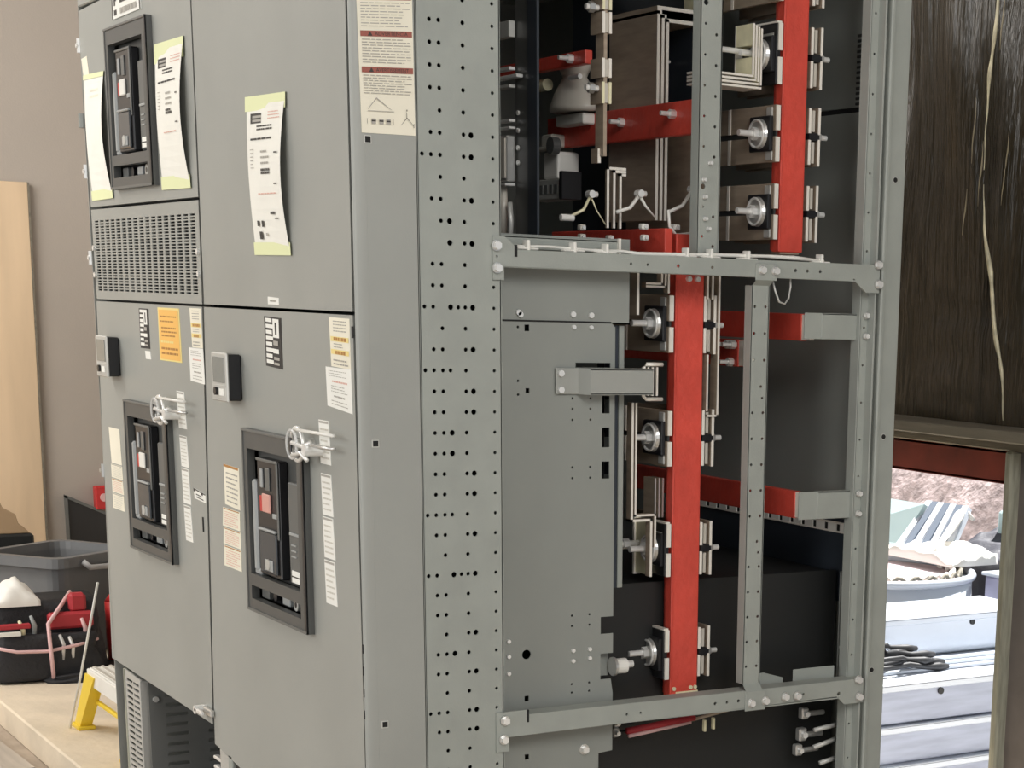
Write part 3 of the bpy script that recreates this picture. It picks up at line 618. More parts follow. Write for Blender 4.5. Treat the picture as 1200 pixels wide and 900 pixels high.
# upper hanger post
hs = []
for k in range(16): hs += [(.795, 2.30-.0615*k+.02, .003), (.822, 2.30-.0615*k, .0035)] if k not in (3, 9) else [(.795, 2.30-.0615*k, .006)]
b = holed([(.782, 1.60), (.835, 1.60), (.838, 2.36), (.781, 2.36)], [h for h in hs if 1.62 < h[1] < 2.34], .003, 'galv', -.034)
b.box(SIDE, (.781, 1.6, -.06), (.784, 2.36, -.031), 'galv'); b.box(SIDE, (.834, 1.6, -.06), (.837, 2.36, -.031), 'galv')
um = b.build('upper_post', RS); bolts(um, ((.81, 1.795), (.795, 1.76), (.798, 1.725), (.80, 1.68), (.808, 1.66)), .004, 'screw', -.031)
# lower strap
hs = []
for k in range(15): hs += [(.921, 1.50-.0575*k, .0035), (.949, 1.50-.0575*k, .0035)] if k not in (3, 9) else [(.942, 1.50-.0575*k, .0035), (.946, 1.475-.0575*k, .003)]
b = holed([(.912, .655), (.958, .655), (.958, 1.545), (.912, 1.545)], hs, .003, 'galv', -.012)
b.box(SIDE, (.911, .655, -.035), (.914, 1.545, -.009), 'galv'); b.box(SIDE, (.956, .655, -.035), (.959, 1.545, -.009), 'galv')
for z0, z1, zz in ((1.545, 1.556, 1.592), (.655, .640, .594)):
    b.prism(WW, [(0, 0), (1, 0), (1, 1)], 0, .001, 'galv') if False else None
    b.quad([SIDE(.912, z0, -.009), SIDE(.958, z0, -.009), SIDE(.958, z1, .007), SIDE(.912, z1, .007)], 'galv')
    b.box(SIDE, (.910, min(z1, zz), .005), (.966, max(z1, zz), .008), 'galv', .001)
hst = b.build('hanger_strap', RS); 
b = B(); b.tube([(.972, 1.56, -.02), (.974, 1.535, -.01), (.985, 1.512, -.01), (1.0, 1.507, -.01), (1.012, 1.52, -.012), (1.018, 1.545, -.015), (1.02, 1.575, -.02)], .0025, 'steelg', 6, SIDE)
tag(b.build('loose_wire'), 'thin grey wire loop hanging under the middle crossbar', 'wire')

# inner grey barrier sheet with its notches
XP = -.06; SP = SD(XP)
b = B(); b.box(SP, (.306, 1.458, -.003), (.634, 1.63, -.001), 'inner'); 
ui = b.build('upper_barrier', RS); 
def sbolts(par, fn, pts, r=.006, name='screw', m='bolt'):
    for y, z in pts:
        b = B(); b.cyl(fn, (y, z, 0), 2, r, .005, m, 10); b.build(name, par)
sbolts(ui, SP, ((.372, 1.474), (.376, 1.470), (.498, 1.473), (.541, 1.472)))
outer = [(.308, .46), (.565, .46), (.565, .520), (.60, .523), (.60, .655), (.595, .687), (.569, .687), (.569, .745), (.60, .745), (.60, .789), (.569, .789), (.569, .827), (.60, .827), (.60, 1.448), (.59, 1.458), (.308, 1.458)]
hl = [rect(.569, 1.196, .588, 1.238), rect(.569, 1.129, .588, 1.166), rect(.569, 1.268, .588, 1.305), rect(.505, 1.364, .589, 1.374), rect(.386, 1.445-.008, .397, 1.450), rect(.388, 1.311, .397, 1.321), rect(.383, .655, .393, .667), rect(.383, .525, .393, .537), circ(.388, .758, .0105, 12)]
for z in (1.30, 1.278, 1.255, 1.155, 1.132, .835, .812, .683, .664):
    hl += [circ(.498, z, .0028, 6), circ(.541, z, .0028, 6)]
for z in (1.336, 1.308, 1.445): hl.append(circ(.371, z, .003, 6))
b = B(); b.sheet(SP, outer, hl, -.003, 0, 'inner'); b.box(SP, (.308, 1.456, -.001), (.59, 1.4595, .0006), 'seam'); b.box(SP, (.585, .885, -.05), (.6005, 1.45, -.047), 'seam')
bar = b.build('side_barrier', RS)
sbolts(bar, SP, ((.50, 1.447), (.541, 1.447), (.50, .758), (.541, .758), (.50, .735), (.541, .738), (.345, .79), (.345, .757), (.345, .72)), .0045)
b = B(); b.cyl(SP, (.528, .533, 0), 2, .012, .003, 'zinc', 14); b.cyl(SP, (.528, .533, .003), 2, .008, .01, 'bolt', 6); b.build('bolt', bar)
b = B(); b.box(SD(XP-.02), (.604, .886, -.006), (.622, 1.452, -.004), 'navy'); b.box(SD(XP-.02), (.621, .886, -.006), (.634, 1.452, 0), 'galv', .001); b.box(SD(XP-.02), (.603, .886, -.03), (.606, 1.452, .008), 'navy')
for z in (1.02, 1.10, 1.18, 1.26): b.box(SD(XP-.02), (.597, z, -.02), (.606, z+.035, .002), 'inner')
b.build('barrier_flange', RS)
b = B(); b.box(SD(XP-.025), (.570, .69, -.02), (.602, .745, 0), 'inner'); b.build('latch_plate', RS)
b = B(); b.cyl(SD(-.06), (.602, .714, 0), 1-1, .017, .03, 'white', 18); b.cyl(SD(-.06), (.632, .716, 0), 0, .008, .018, 'bolt', 12); b.cyl(SD(-.06), (.598, .714, 0), 0, .021, .006, 'zinc', 18)
tag(b.build('standoff_bolt'), 'pale stand-off bolt at the lower edge of the grey barrier', 'bolt')
# channel bracket from the barrier to the busbar
b = B(); fn = SD(-.02)
b.box(fn, (.455, 1.309, -.036), (.510, 1.363, -.033), 'paint', .001); b.quad([fn(.508, 1.309, -.034), fn(.52, 1.309, 0), fn(.52, 1.363, 0), fn(.508, 1.363, -.034)], 'paint'); b.box(fn, (.519, 1.309, -.003), (.672, 1.363, 0), 'paint', .001)
b.box(fn, (.519, 1.36, -.05), (.672, 1.363, 0), 'paint'); b.box(fn, (.519, 1.309, -.05), (.672, 1.312, 0), 'paint')
brk = b.build('channel_bracket', RS)
for z in (1.352, 1.318):
    b = B(); b.cyl(fn, (.466, z, -.033), 2, .007, .006, 'bolt', 8); b.build('bolt', brk)
b = B(); fn = SD(-.055); b.tube([(.715, 1.372, 0), (.675, 1.372, 0), (.668, 1.366, 0), (.668, 1.304, 0), (.675, 1.298, 0), (.715, 1.298, 0)], .0045, 'tin', 6, fn)
for y in (.678, .689, .70): b.box(fn, (y, 1.305, -.006), (y+.004, 1.366, .0), 'tin')
tag(b.build('bracket_clip'), 'white clip of small bars at the end of the grey channel bracket', 'clip')

# rear covers, black sheets for the unlit bay, black barrier box, dark interior
b = B(); fn = FR(1.306); b.box(fn, (-.93, .02, -.004), (-.004, 1.947, 0), 'inner', .001); b.build('rear_cover', RS)
b = B(); b.box(fn, (-.93, 1.958, -.004), (-.004, 2.35, 0), 'inner', .001)
for k in range(14): b.box(fn, (-.185, 1.962+.0115*k, 0), (-.105, 1.968+.0115*k, .004), 'dark', .001)
b.box(fn, (-.93, 1.945, -.004), (-.004, 1.96, -.002), 'seam'); b.build('rear_cover', RS)
b = B(); b.box(WW, (-.92, .62, .3), (-.172, 1.285, .873), 'black'); b.box(SD(-.172), (.62, .3, 0), (1.285, .879, .004), 'black', .001); b.build('arc_barrier', RS)
b = B(); b.box(SD(-.10), (1.288, .885, -.004), (1.30, 1.02, -.001), 'navy'); b.build('side_baffle', RS)
b = B(); b.prism(FR(1.298), [(-.92, .80), (-.01, .80), (-.01, 1.002), (-.92, 1.004)], 0, .003, 'navy'); b.build('rear_baffle', RS)
b = B()
b.box(FR(1.294), (-.88, .968, 0), (-.012, .972, .004), 'tin'); b.box(FR(1.294), (-.88, .989, 0), (-.012, .994, .004), 'tin'); b.box(FR(1.294), (-.88, .972, -.003), (-.012, .989, .001), 'seam')
for k in range(17): b.box(FR(1.294), (-.87+.05*k, .971, 0), (-.87+.05*k+.036, .990, .003), 'white')
tag(b.build('slotted_strip'), 'white slotted strip running back along the dark rear baffle', 'strip')
b = B(); fn = SD(-.10); b.box(fn, (1.247, .60, -.003), (1.293, .886, 0), 'inner', .001); b.box(fn, (1.262, .862, 0), (1.29, .88, .01), 'wsticker'); ip = b.build('inner_post', RS)
sbolts(ip, fn, ((1.257, .85), (1.256, .79), (1.256, .76), (1.254, .70)), .004)
b = B(); fn = SD(-.05); b.prism(fn, [(.965, .638), (.968, .666), (.995, .668), (1.05, .652), (1.05, .638)], 0, .003, 'galv'); b.box(fn, (1.08, .638, 0), (1.20, .668, .003), 'galv', .001); b.build('angle_tab', RS)
b = B(); b.box(WW, (-.92, .306, .34), (-.30, 1.28, .344), 'black'); b.box(WW, (-.33, .306, .02), (-.327, 1.28, .34), 'black'); b.box(WW, (-.30, .34, .345), (-.296, .62, .90), 'black'); b.build('shade_sheets', RS)  # black sheets added to keep the unlit bay below dark
# support brackets at the rear busbars
for z0, z1, y0, ym in ((1.432, 1.490, 1.079, 1.126), (1.022, 1.086, 1.078, 1.131)):
    b = B(); fn = SD(-.03); b.box(fn, (y0, z0, -.016), (ym, z1, -.012), 'galv', .001); b.box(fn, (ym-.002, z0, -.014), (1.24, z1, -.01), 'galv', .001); b.box(fn, (ym, z1-.003, -.03), (1.24, z1, -.01), 'galv')
    b.build('support_bracket', RS)

# ================================================================== BUSBARS
def vbus(y0, y1, z0, z1, label, x=-.12, group=None):
    t = thing('vertical_busbar', label, 'busbar', (x-.03, (y0+y1)/2, z0))
    b = B(); b.box(SD(x), (y0+.002, z0, -.028), (y1, z1, 0), 'red', .003, 2); b.build('insulated_bar', t)
    b = B(); b.box(SD(x), (y0+.012, z0+.004, -.05), (y1-.006, z1-.01, -.028), 'red', .003, 2); b.build('backing_bar', t)
    b = B(); b.box(SD(x), (y0+.0015, z0, -.004), (y0+.007, z1, .0025), 'red', .002); b.build('sleeve_seam', t)
    b = B(); b.box(SD(x), (y0+.01, z0-.004, -.04), (y1-.006, z0+.001, -.005), 'copper'); b.build('bar_end', t)
    return t
BU = vbus(.782, .858, .612, 1.65, 'tall red vertical busbar in the lower bay, beside the grey barrier')
BU2 = vbus(1.051, 1.120, 1.622, 2.34, 'red vertical busbar in the upper bay, right of the upper post')
b = B(); fn = SD(-.125)
for y in (.795, .84, .852): b.cyl(fn, (y, .634, 0), 2, .005, .008, 'brass', 8)
b.box(fn, (.80, .620, 0), (.86, .626, .006), 'brass'); b.build('foot_screw', BU)
for y in (.815, .837):
    b = B(); b.cyl(SD(-.12), (y, 1.555, 0), 2, .006, .01, 'bolt', 8); b.build('screw', BU)

def joint(y, z, label, hgt=.124, left='plate', right=True, x=-.12, yr=.08):
    """bolted joint: plates either side of a vertical busbar, a through bolt along y"""
    t = thing('bus_joint', label, 'busbar joint', (x, y, z-hgt/2), 'bolted joints on the red busbars')
    h = hgt/2; ye = y-.003
    if left == 'plate':
        for s, m in ((1, 'copper'), (-1, 'copper')):
            b = B(); z0, z1 = (z+.006, z+h) if s > 0 else (z-h, z-.006)
            b.box(WW, (x-.36, ye-.010, z0), (x+.004, ye, z1), 'copper', .001); b.box(WW, (x+.0035, ye-.0095, z0+.001), (x+.006, ye+.001, z1-.001), 'tin'); b.build('joint_plate', t)
            b = B(); b.box(WW, (x-.19, ye-.0115, z0), (x-.180, ye-.009, z1), 'tin'); b.build('plate_edge', t)
        b = B(); b.box(WW, (x-.36, ye-.007, z-.007), (x-.0, ye-.002, z+.007), 'dark'); b.build('spacer', t)
        b = B(); b.box(WW, (x-.03, ye-.014, z+h-.03), (x-.006, ye-.010, z+h-.004), 'steelg', .002); b.build('end_block', t)
        b = B(); b.box(WW, (x-.03, ye-.014, z-h+.004), (x-.004, ye-.010, z-h+.024), 'steelg', .002); b.build('end_block', t)
    else:
        b = B(); b.box(WW, (x-.14, ye-.012, z-h), (x+.002, ye, z+h), 'bdark', .002); b.box(WW, (x-.13, ye-.013, z+h-.028), (x-.01, ye-.011, z+h-.020), 'steelg'); b.build('joint_plate', t)
        b = B()
        for z0, z1 in ((z+.007, z+h), (z-h, z-.007)): b.box(WW, (x+.0015, ye-.009, z0), (x+.006, ye+.002, z1), 'tin')
        b.box(WW, (x-.14, ye-.012, z+h), (x+.004, ye, z+h+.004), 'tin'); b.build('bar_edge', t)
    xb = x-.046; yy = ye-.010
    b = B(); b.box(WW, (xb-.042, yy-.010, z-.038), (xb+.042, yy, z+.038), 'bdark', .002); b.build('insulating_pad', t)
    b = B(); b.cyl(WW, (xb, yy-.010, z), 1, .033, -.008, 'zinc', 28, r2=.029); b.torus(WW, (xb, yy-.019, z), .029, .003, 'bolt', 28, 6, (0, 2)); b.build('spring_washer', t)
    b = B(); b.cyl(WW, (xb, yy-.018, z), 1, .014, -.013, 'bolt', 6); b.cyl(WW, (xb, yy-.031, z), 1, .007, -.035, 'bolt', 14); b.build('bolt', t)
    if right:
        y2 = y+yr
        for z0, z1 in ((z+.007, z+h), (z-h, z-.007)):
            b = B()
            b.box(WW, (x-.30, y2, z0), (x-.002, y2+.0065, z1), 'copper'); b.box(WW, (x-.002, y2, z0), (x+.001, y2+.0065, z1), 'tin', .0005)
            b.box(WW, (x-.30, y2+.011, z0+.004), (x-.006, y2+.0185, z1-.004), 'copper'); b.box(WW, (x-.006, y2+.011, z0+.004), (x-.003, y2+.0185, z1-.004), 'porcelain')
            b.box(WW, (x-.30, y2+.026, z0-.002), (x-.002, y2+.032, z1+.002), 'copper'); b.box(WW, (x-.002, y2+.026, z0-.002), (x+.001, y2+.032, z1+.002), 'tin', .0005)
            b.build('lap_plate', t)
        b = B(); b.box(WW, (x-.05, y2+.002, z-.008), (x-.0, y2+.032, z+.008), 'bdark'); b.build('spacer', t)
        b = B(); b.cyl(WW, (x-.008, y2+.032, z), 1, .006, .022, 'bolt', 12); b.cyl(WW, (x-.008, y2+.030, z), 1, .011, .006, 'zinc', 6); b.build('bolt_end', t)
    return t
joint(.779, 1.457, 'topmost bolted joint on the lower red busbar, beside the channel bracket')
joint(.779, 1.207, 'second bolted joint down on the lower red busbar, under the channel bracket')
joint(.779, .957, 'third bolted joint down on the lower red busbar, where the white strap ends', .12, 'box')
joint(.779, .716, 'lowest bolted joint on the lower red busbar, just above the bottom crossbar', .115, 'box')
joint(1.048, 1.877, 'middle joint on the upper red busbar, below the fan of bright plates', .122)
joint(1.048, 1.709, 'lowest joint on the upper red busbar, just above the white cable', .122)
J = joint(1.048, 2.045, 'joint with a fan of bright yellowish plates on the upper red busbar', .128, 'box')
joint(1.048, 2.215, 'joint cut off by the top of the frame on the upper red busbar', .122)
# bright laminations at the top joint, bent towards the left at their foot
for k in range(4):
    y = .985+.007*k; b = B(); xa, xc = -.212, -.142
    b.box(WW, (xa, y, 2.06), (xc, y+.004, 2.105-.003*k), 'brass'); b.box(WW, (xa, y, 1.998-.007*k), (xc, y+.004, 2.035), 'brass')
    b.box(WW, (xa-.004*k, y-.0005, 1.998-.007*k), (xa-.004*k+.003, y+.0045, 2.105-.003*k), 'tin'); b.box(WW, (xc, y, 1.998-.007*k), (xc+.0025, y+.0045, 2.105-.003*k), 'tin')
    b.box(WW, (xa, .86, 1.993-.008*k), (xc+.0025, y+.004, 1.9975-.008*k), 'tin'); b.build('bent_lamination', J)
b = B(); b.cyl(WW, (-.185, .985, 2.05), 1, .006, -.10, 'bolt', 12); b.cyl(WW, (-.185, .925, 2.05), 1, .012, -.012, 'bolt', 6); b.build('long_bolt', J)
# lamination at the third joint
b = B()
b.box(WW, (-.232, .752, .895), (-.182, .762, 1.02), 'brass'); b.box(WW, (-.236, .748, .89), (-.228, .765, 1.022), 'tin')
b.cyl(WW, (-.215, .752, .963), 1, .007, -.09, 'bolt', 10); b.cyl(WW, (-.215, .725, .963), 1, .012, -.016, 'bolt', 6); b.cyl(WW, (-.215, .695, .963), 1, .011, -.01, 'zinc', 6)
tag(b.build('lug_stack'), 'bright yellowish lug stack at the third joint of the lower busbar', 'busbar lug')

# thin bent straps
def strap(pts, w, label, x=-.10, dep=.03, m='tin', name='bent_strap', group=None):
    """strap of square edge width w following a path in the side plane (y,z)"""
    b = B()
    for (y0, z0), (y1, z1) in zip(pts, pts[1:]):
        b.box(WW, (x-.0015, min(y0, y1)-w/2, min(z0, z1)-w/2), (x, max(y0, y1)+w/2, max(z0, z1)+w/2), m)
        b.box(WW, (x-dep, min(y0, y1)-w/2, min(z0, z1)-w/2), (x-.0015, max(y0, y1)+w/2, max(z0, z1)+w/2), 'copper')
    return tag(b.build(name), label, 'busbar strap', group)
strap([(.678, 1.60), (.678, 1.478)], .006, 'short bright strap beside the right edge of the grey barrier')
strap([(.668, 1.285), (.668, 1.030), (.718, 1.030), (.718, .905)], .0055, 'outer bright strap stepping down to the third joint of the lower busbar', dep=.02)
strap([(.677, 1.285), (.677, 1.041), (.728, 1.041), (.728, .97)], .0045, 'inner bright strap stepping down to the third joint of the lower busbar', dep=.02)
for k, (ye, lab) in enumerate(((.738, 'leftmost'), (.747, 'middle'), (.755, 'rightmost'))):
    strap([(ye, 1.59), (ye, 1.542-.006*k), (.70 if k < 2 else ye, 1.542-.006*k)] if k < 2 else [(ye, 1.59), (ye, 1.525)], .0042, lab+' of three thin bent straps behind the middle crossbar, left of the red busbar', dep=.02)
for k, (y, zb, lab) in enumerate(((.865, 1.515, 'shortest'), (.878, 1.515, 'middle'), (.896, 1.255, 'longest'))):
    strap([(y, 1.60), (y, zb)] if k < 2 else [(y, 1.60), (y, 1.257), (.872, 1.257)], .0045, lab+' of three bright straps along the right side of the lower busbar', dep=.03, x=-.115)
strap([(.868, 1.39), (.868, 1.27)], .0042, 'thin bright strap between two joints right of the lower busbar', dep=.03, x=-.115)
for k in range(3):
    strap([(.757+.010*k, 1.115), (.757+.010*k, 1.03)], .0035, ('left', 'middle', 'right')[k]+' of three dull bars between the second and third joints', x=-.15, dep=.05, m='zinc')
# tall laminated riser in the upper bay
for k in range(3):
    y = .868+.012*k; z1 = 2.137-.008*k
    strap([(y, 1.69), (y, z1), (.968, z1+.010), (.968, 2.152-.006*k)], .0068, ('left', 'middle', 'right')[k]+' bar of the tall bright triple riser in the upper bay', x=-.35, dep=.22, name='riser_bar')
b = B(); b.box(WW, (-.40, .962, 2.150), (-.345, 1.0, 2.23), 'brass', .002); tag(b.build('riser_block'), 'pale yellow block at the top bend of the tall triple riser', 'busbar block')
for k in range(3):
    y = .658+.0155*k
    strap([(y, 1.66), (y, 1.782-.006*k), (.70, 1.782-.006*k)], .0055, ('left', 'middle', 'right')[k]+' bar of the short triple riser behind the sensing leads', x=-.20, dep=.008, name='riser_bar')
# third phase: pairs of bright bar edges seen on end
b = B(); b.box(WW, (-.16, .604, 1.80), (-.125, .612, 2.34), 'copper'); tag(b.build('flat_busbar'), 'dark copper plate behind the bright bar edges in the upper bay', 'busbar')
for z0, z1, m, lab in ((2.09, 2.16, 'brass', 'topmost'), (2.044, 2.086, 'tin', 'second'), (1.957, 1.995, 'tin', 'third'), (1.905, 1.948, 'brass', 'fourth')):
    b = B()
    for y in (.597, .613): b.box(WW, (-.17, y, z0), (-.121, y+.006, z1), 'copper'); b.box(WW, (-.121, y, z0), (-.118, y+.006, z1), m)
    b.box(WW, (-.17, .6035, z0+.002), (-.122, .6125, z1-.002), 'porcelain'); tag(b.build('bar_end_pair'), lab+' bright pair of bar ends stacked in the upper left bay', 'busbar', 'bright bar ends in the upper left bay')
for z, lab in ((2.094, 'upper'), (1.935, 'lower')):
    b = B(); b.cyl(WW, (-.135, .596, z), 1, .006, -.03, 'bolt', 12); b.cyl(WW, (-.135, .585, z), 1, .011, -.012, 'zinc', 6)
    tag(b.build('stud'), lab+' small bright stud left of the stacked bar ends', 'bolt')
strap([(.603, 1.812), (.603, 1.79)], .007, 'short white tab above the short triple riser', x=-.14, dep=.03)
# brown back plates
b = B(); b.box(WW, (-.60, .93, 1.66), (-.238, .94, 1.90), 'copper'); tag(b.build('flat_busbar'), 'brown copper back plate between the tall riser and the upper post', 'busbar plate')
# horizontal busbars running back through the line-up
def hbus(x0, x1, y, z0, z1, label, tip=None, bolts_=()):
    t = thing('horizontal_busbar', label, 'busbar', ((x0+x1)/2, y, z0))
    b = B(); b.box(WW, (x0, y, z0), (x1, y+.02, z1), 'red', .003, 2); b.build('insulated_bar', t)
    if tip:
        b = B(); b.box(WW, (x1-.002, y+.003, z0+.002), (x1+tip, y+.017, z1-.002), 'tin', .001); b.build('bare_end', t)
    for x, z in bolts_:
        b = B(); b.cyl(WW, (x, y, z), 1, .010, -.014, 'bolt', 6); b.cyl(WW, (x, y-.014, z), 1, .005, -.022, 'bolt', 12); b.build('bolt', t)
    return t
hbus(-.80, -.073, .82, 1.860, 1.932, 'red horizontal busbar crossing the upper bay behind the tall riser', None, ((-.195, 1.905), (-.422, 1.901)))
hbus(-.646, -.115, .752, 1.595, 1.66, 'red horizontal busbar just above the middle crossbar, under the sensing leads', None, ())
hbus(-.93, -.160, 1.15, 1.425, 1.487, 'upper rear red busbar ending at a grey bracket behind the strap', .033)
hbus(-.93, -.165, 1.15, 1.010, 1.074, 'lower rear red busbar ending at a grey bracket above the slotted strip', .036)
hbus(-.93, -.227, 1.02, 1.362, 1.424, 'short red busbar with a pale end close behind the lower bay', .055, ((-.26, 1.412), (-.24, 1.412), (-.25, 1.372)))
hbus(-.93, -.46, .74, 2.025, 2.055, 'dark red busbar in the shadowed upper left bay', None, ((-.52, 2.04),))

# sensing leads: three inverted V's with a stud at the apex
for k, (y, z, ya, za, yb, zb, lab) in enumerate(((.593, 1.720, .548, 1.676, .630, 1.662, 'leftmost'), (.713, 1.728, .656, 1.689, .752, 1.684, 'middle'), (.847, 1.745, .786, 1.695, .885, 1.700, 'rightmost'))):
    t = thing('sensing_lead', lab+' inverted V sensing lead above the middle crossbar', 'wire', (-.16, y, za))
    b = B(); b.tube([(ya, za, 0), ((ya+y)/2+.006, (za+z)/2-.008, 0), (y, z, 0)], .0042 if k else .0035, 'white' if k else 'brass', 6, SD(-.16)); b.build('left_lead', t)
    b = B(); b.tube([(y, z, 0), ((yb+y)/2-.004, (zb+z)/2, 0), (yb, zb, 0)], [.0042, .003, .0015] if k else [.002, .0015, .0015], 'white' if k else 'brass', 6, SD(-.16)); b.build('right_lead', t)
    b = B(); b.cyl(SD(-.16), (y, z+.003, -.01), 2, .008, .02, 'bolt', 10); b.cyl(SD(-.16), (y-.004, z+.003, 0), 0, .006, .02, 'bolt', 10); b.build('stud', t)
    if k == 0:
        b = B(); b.cyl(SD(-.16), (.522, 1.672, 0), 0, .007, .03, 'white', 10); b.build('ferrule', t)
for k, (y, z, w, lab) in enumerate(((.568, 1.653, .014, 'far left upper'), (.568, 1.634, .014, 'far left lower'), (.636, 1.634, .014, 'centre lower'), (.72, 1.662, .017, 'centre upper'), (.722, 1.639, .015, 'centre right lower'), (.80, 1.664, .018, 'right upper'), (.872, 1.668, .016, 'far right upper'), (.866, 1.636, .012, 'far right lower'))):
    b = B(); b.box(SD(-.15), (y-w/2, z-.006, -.01), (y+w/2, z+.006, .006), 'white' if k > 2 else 'porcelain', .002); b.cyl(SD(-.15), (y, z, .006), 2, .004, .004, 'bolt', 8)
    tag(b.build('terminal_block'), lab+' small white terminal on the red bar under the sensing leads', 'terminal', 'small terminals under the sensing leads')
b = B(); b.tube([(.775, 1.70, 0), (.778, 1.665, 0), (.795, 1.648, 0), (.83, 1.652, 0), (.87, 1.66, 0), (.882, 1.63, 0), (.86, 1.605, 0)], .0035, 'white', 6, SD(-.14))
tag(b.build('white_lead'), 'white lead curling round the red bar by the upper post', 'wire')
# tray piece and white cable along the crossbar
b = B(); b.box(SD(-.04), (.306, 1.60, -.003), (.597, 1.625, 0), 'galv', .001); b.box(SD(-.04), (.306, 1.622, -.02), (.597, 1.625, 0), 'galv'); b.box(SD(-.04), (.592, 1.598, 0), (.598, 1.63, .006), 'tin'); b.build('tray_lip', RS)
t = thing('white_cable', 'white cable tied along the top of the middle crossbar', 'cable', (-.005, .72, 1.597))
b = B(); b.tube([(.345, 1.604, -.012), (.42, 1.606, -.014), (.52, 1.603, -.014), (.59, 1.604, -.012), (.62, 1.600, -.006), (.72, 1.602, -.008), (.80, 1.605, -.01), (.86, 1.606, -.01), (.95, 1.608, -.01), (1.02, 1.607, -.008), (1.10, 1.603, -.006)], [.003, .003, .003, .003, .0045, .0045, .004, .004, .0035, .005, .003], 'white', 8, SIDE); b.build('cable_run', t)
b = B(); b.tube([(.345, 1.594, .002), (.60, 1.589, .004)], .0012, 'tin', 6, SIDE); b.build('thin_wire', t)
for y in (.365, .47, .545, .74, .80, .895, 1.09):
    b = B(); b.box(SIDE, (y-.003, 1.594, -.02), (y+.003, 1.617, .004), 'white', .001); b.box(SIDE, (y-.024, 1.598, -.016), (y+.024, 1.602, .002), 'white', .002); b.build('cable_tie', t)
b = B(); b.box(SIDE, (.332, 1.583, .004), (.338, 1.606, .006), 'seam'); b.build('slot', xb)

# things in the dim upper left bay
t = thing('support_insulator', 'bell-shaped beige support insulator in the upper left bay', 'insulator', (-.62, .8, 1.94))
b = B(); 
prof = [(.085, 1.935), (.085, 1.945), (.07, 1.975), (.05, 2.0), (.04, 2.012), (.045, 2.02), (.06, 2.04), (.055, 2.06), (.02, 2.065)]
tt = bmesh.new(); k = 28; rg = [[tt.verts.new((-.62+r*math.cos(2*math.pi*i/k), .8+.6*r*math.sin(2*math.pi*i/k), z)) for i in range(k)] for r, z in prof]
for a, c in zip(rg, rg[1:]):
    for i in range(k): tt.faces.new((a[i], a[(i+1) % k], c[(i+1) % k], c[i]))
tt.faces.new(rg[0]); tt.faces.new(rg[-1]); b.merge(tt, WW, 'porcelain', True); b.build('insulator_body', t)
b = B(); b.cyl(WW, (-.70, .77, 2.0), 0, .014, -.05, 'brass', 14); b.build('clamp_bolt', t)
b = B(); b.cyl(WW, (-.56, .755, 2.003), 0, .006, .05, 'bolt', 10); b.build('clamp_bolt', t)
b = B(); b.box(WW, (-.70, .79, 1.905), (-.56, .83, 1.93), 'white', .003); b.build('base_plate', t)
t = thing('instrument_transformer', 'small white-bodied transformer with a grey terminal block in the upper left bay', 'transformer', (-.70, .8, 1.74))
b = B(); b.box(WW, (-.765, .79, 1.785), (-.69, .85, 1.85), 'white', .008, 2); b.build('body', t)
b = B(); b.box(WW, (-.765, .785, 1.86), (-.71, .84, 1.89), 'porcelain', .004); b.cyl(WW, (-.68, .785, 1.86), 1, .02, -.02, 'bezel', 16); b.box(WW, (-.82, .782, 1.853), (-.73, .80, 1.862), 'porcelain', .002); b.build('terminal_head', t)
b = B(); b.box(WW, (-.80, .77, 1.735), (-.635, .82, 1.783), 'steelg', .003); b.box(WW, (-.635, .765, 1.735), (-.62, .82, 1.80), 'bdark', .002)
for j in range(6): b.box(WW, (-.79+.025*j, .768, 1.75), (-.775+.025*j, .771, 1.77), 'bezel2')
b.build('terminal_block', t)
# inner posts and cable-side parts behind the perforated post
b = B(); b.box(WW, (-.23, .452, .34), (-.16, .456, 2.35), 'bezel'); b.box(WW, (-.165, .447, .34), (-.122, .453, 2.35), 'navy', .001)
for z in (1.80, 1.83, 1.865, 1.90): b.cyl(FR(.452), (-.215, z-.02, 0), 2, .005, .004, 'bolt', 8)
b.build('inner_frame', RS)
t = thing('control_relay', 'pale glass-fronted relay behind the upper perforated post', 'relay', (-.265, .44, 1.745))
b = B(); b.box(FR(.45), (-.30, 1.742, 0), (-.228, 1.835, .02), 'zinc', .002); b.build('case', t)
b = B(); b.box(FR(.45), (-.298, 1.748, .02), (-.232, 1.83, .023), 'porcelain', .001); b.build('window', t)
b = B(); b.box(FR(.45), (-.30, 1.733, 0), (-.228, 1.739, .024), 'bolt', .001); b.build('sill', t)
for k, (z0, z1, m) in enumerate(((2.03, 2.062, 'steelg'), (1.965, 1.972, 'bolt'), (1.948, 1.955, 'bolt'), (1.93, 1.937, 'steelg'), (1.862, 1.868, 'bolt'), (1.848, 1.853, 'bolt'))):
    b = B(); b.box(FR(.45), (-.33, z0, 0), (-.225 if k != 2 else -.19, z1, .015), m, .001)
    tag(b.build('terminal_rail'), ('grey perforated terminal rail highest', 'bright rail second from the top', 'long bright rail third from the top', 'grey rail fourth from the top', 'bright rail fifth from the top', 'lowest bright rail, above the relay')[k]+' behind the perforated post', 'rail', 'rails behind the perforated post')
b = B(); b.tube([(-.265, .44, 1.735), (-.262, .44, 1.68), (-.268, .44, 1.63)], .008, 'porcelain', 8); tag(b.build('relay_wire'), 'pale wire dropping from the relay behind the perforated post', 'wire')
b = B(); b.tube([(-.235, .44, 1.70), (-.23, .44, 1.66), (-.238, .44, 1.60)], .006, 'steelg', 8); tag(b.build('control_wire'), 'grey wire right of the relay wire behind the perforated post', 'wire')
b = B()
for z, x in ((2.02, -.60), (2.0, -.6), (2.045, -.55)): b.box(WW, (x-.1, .95, z), (x+.1, .96, z+.006), 'steelg')
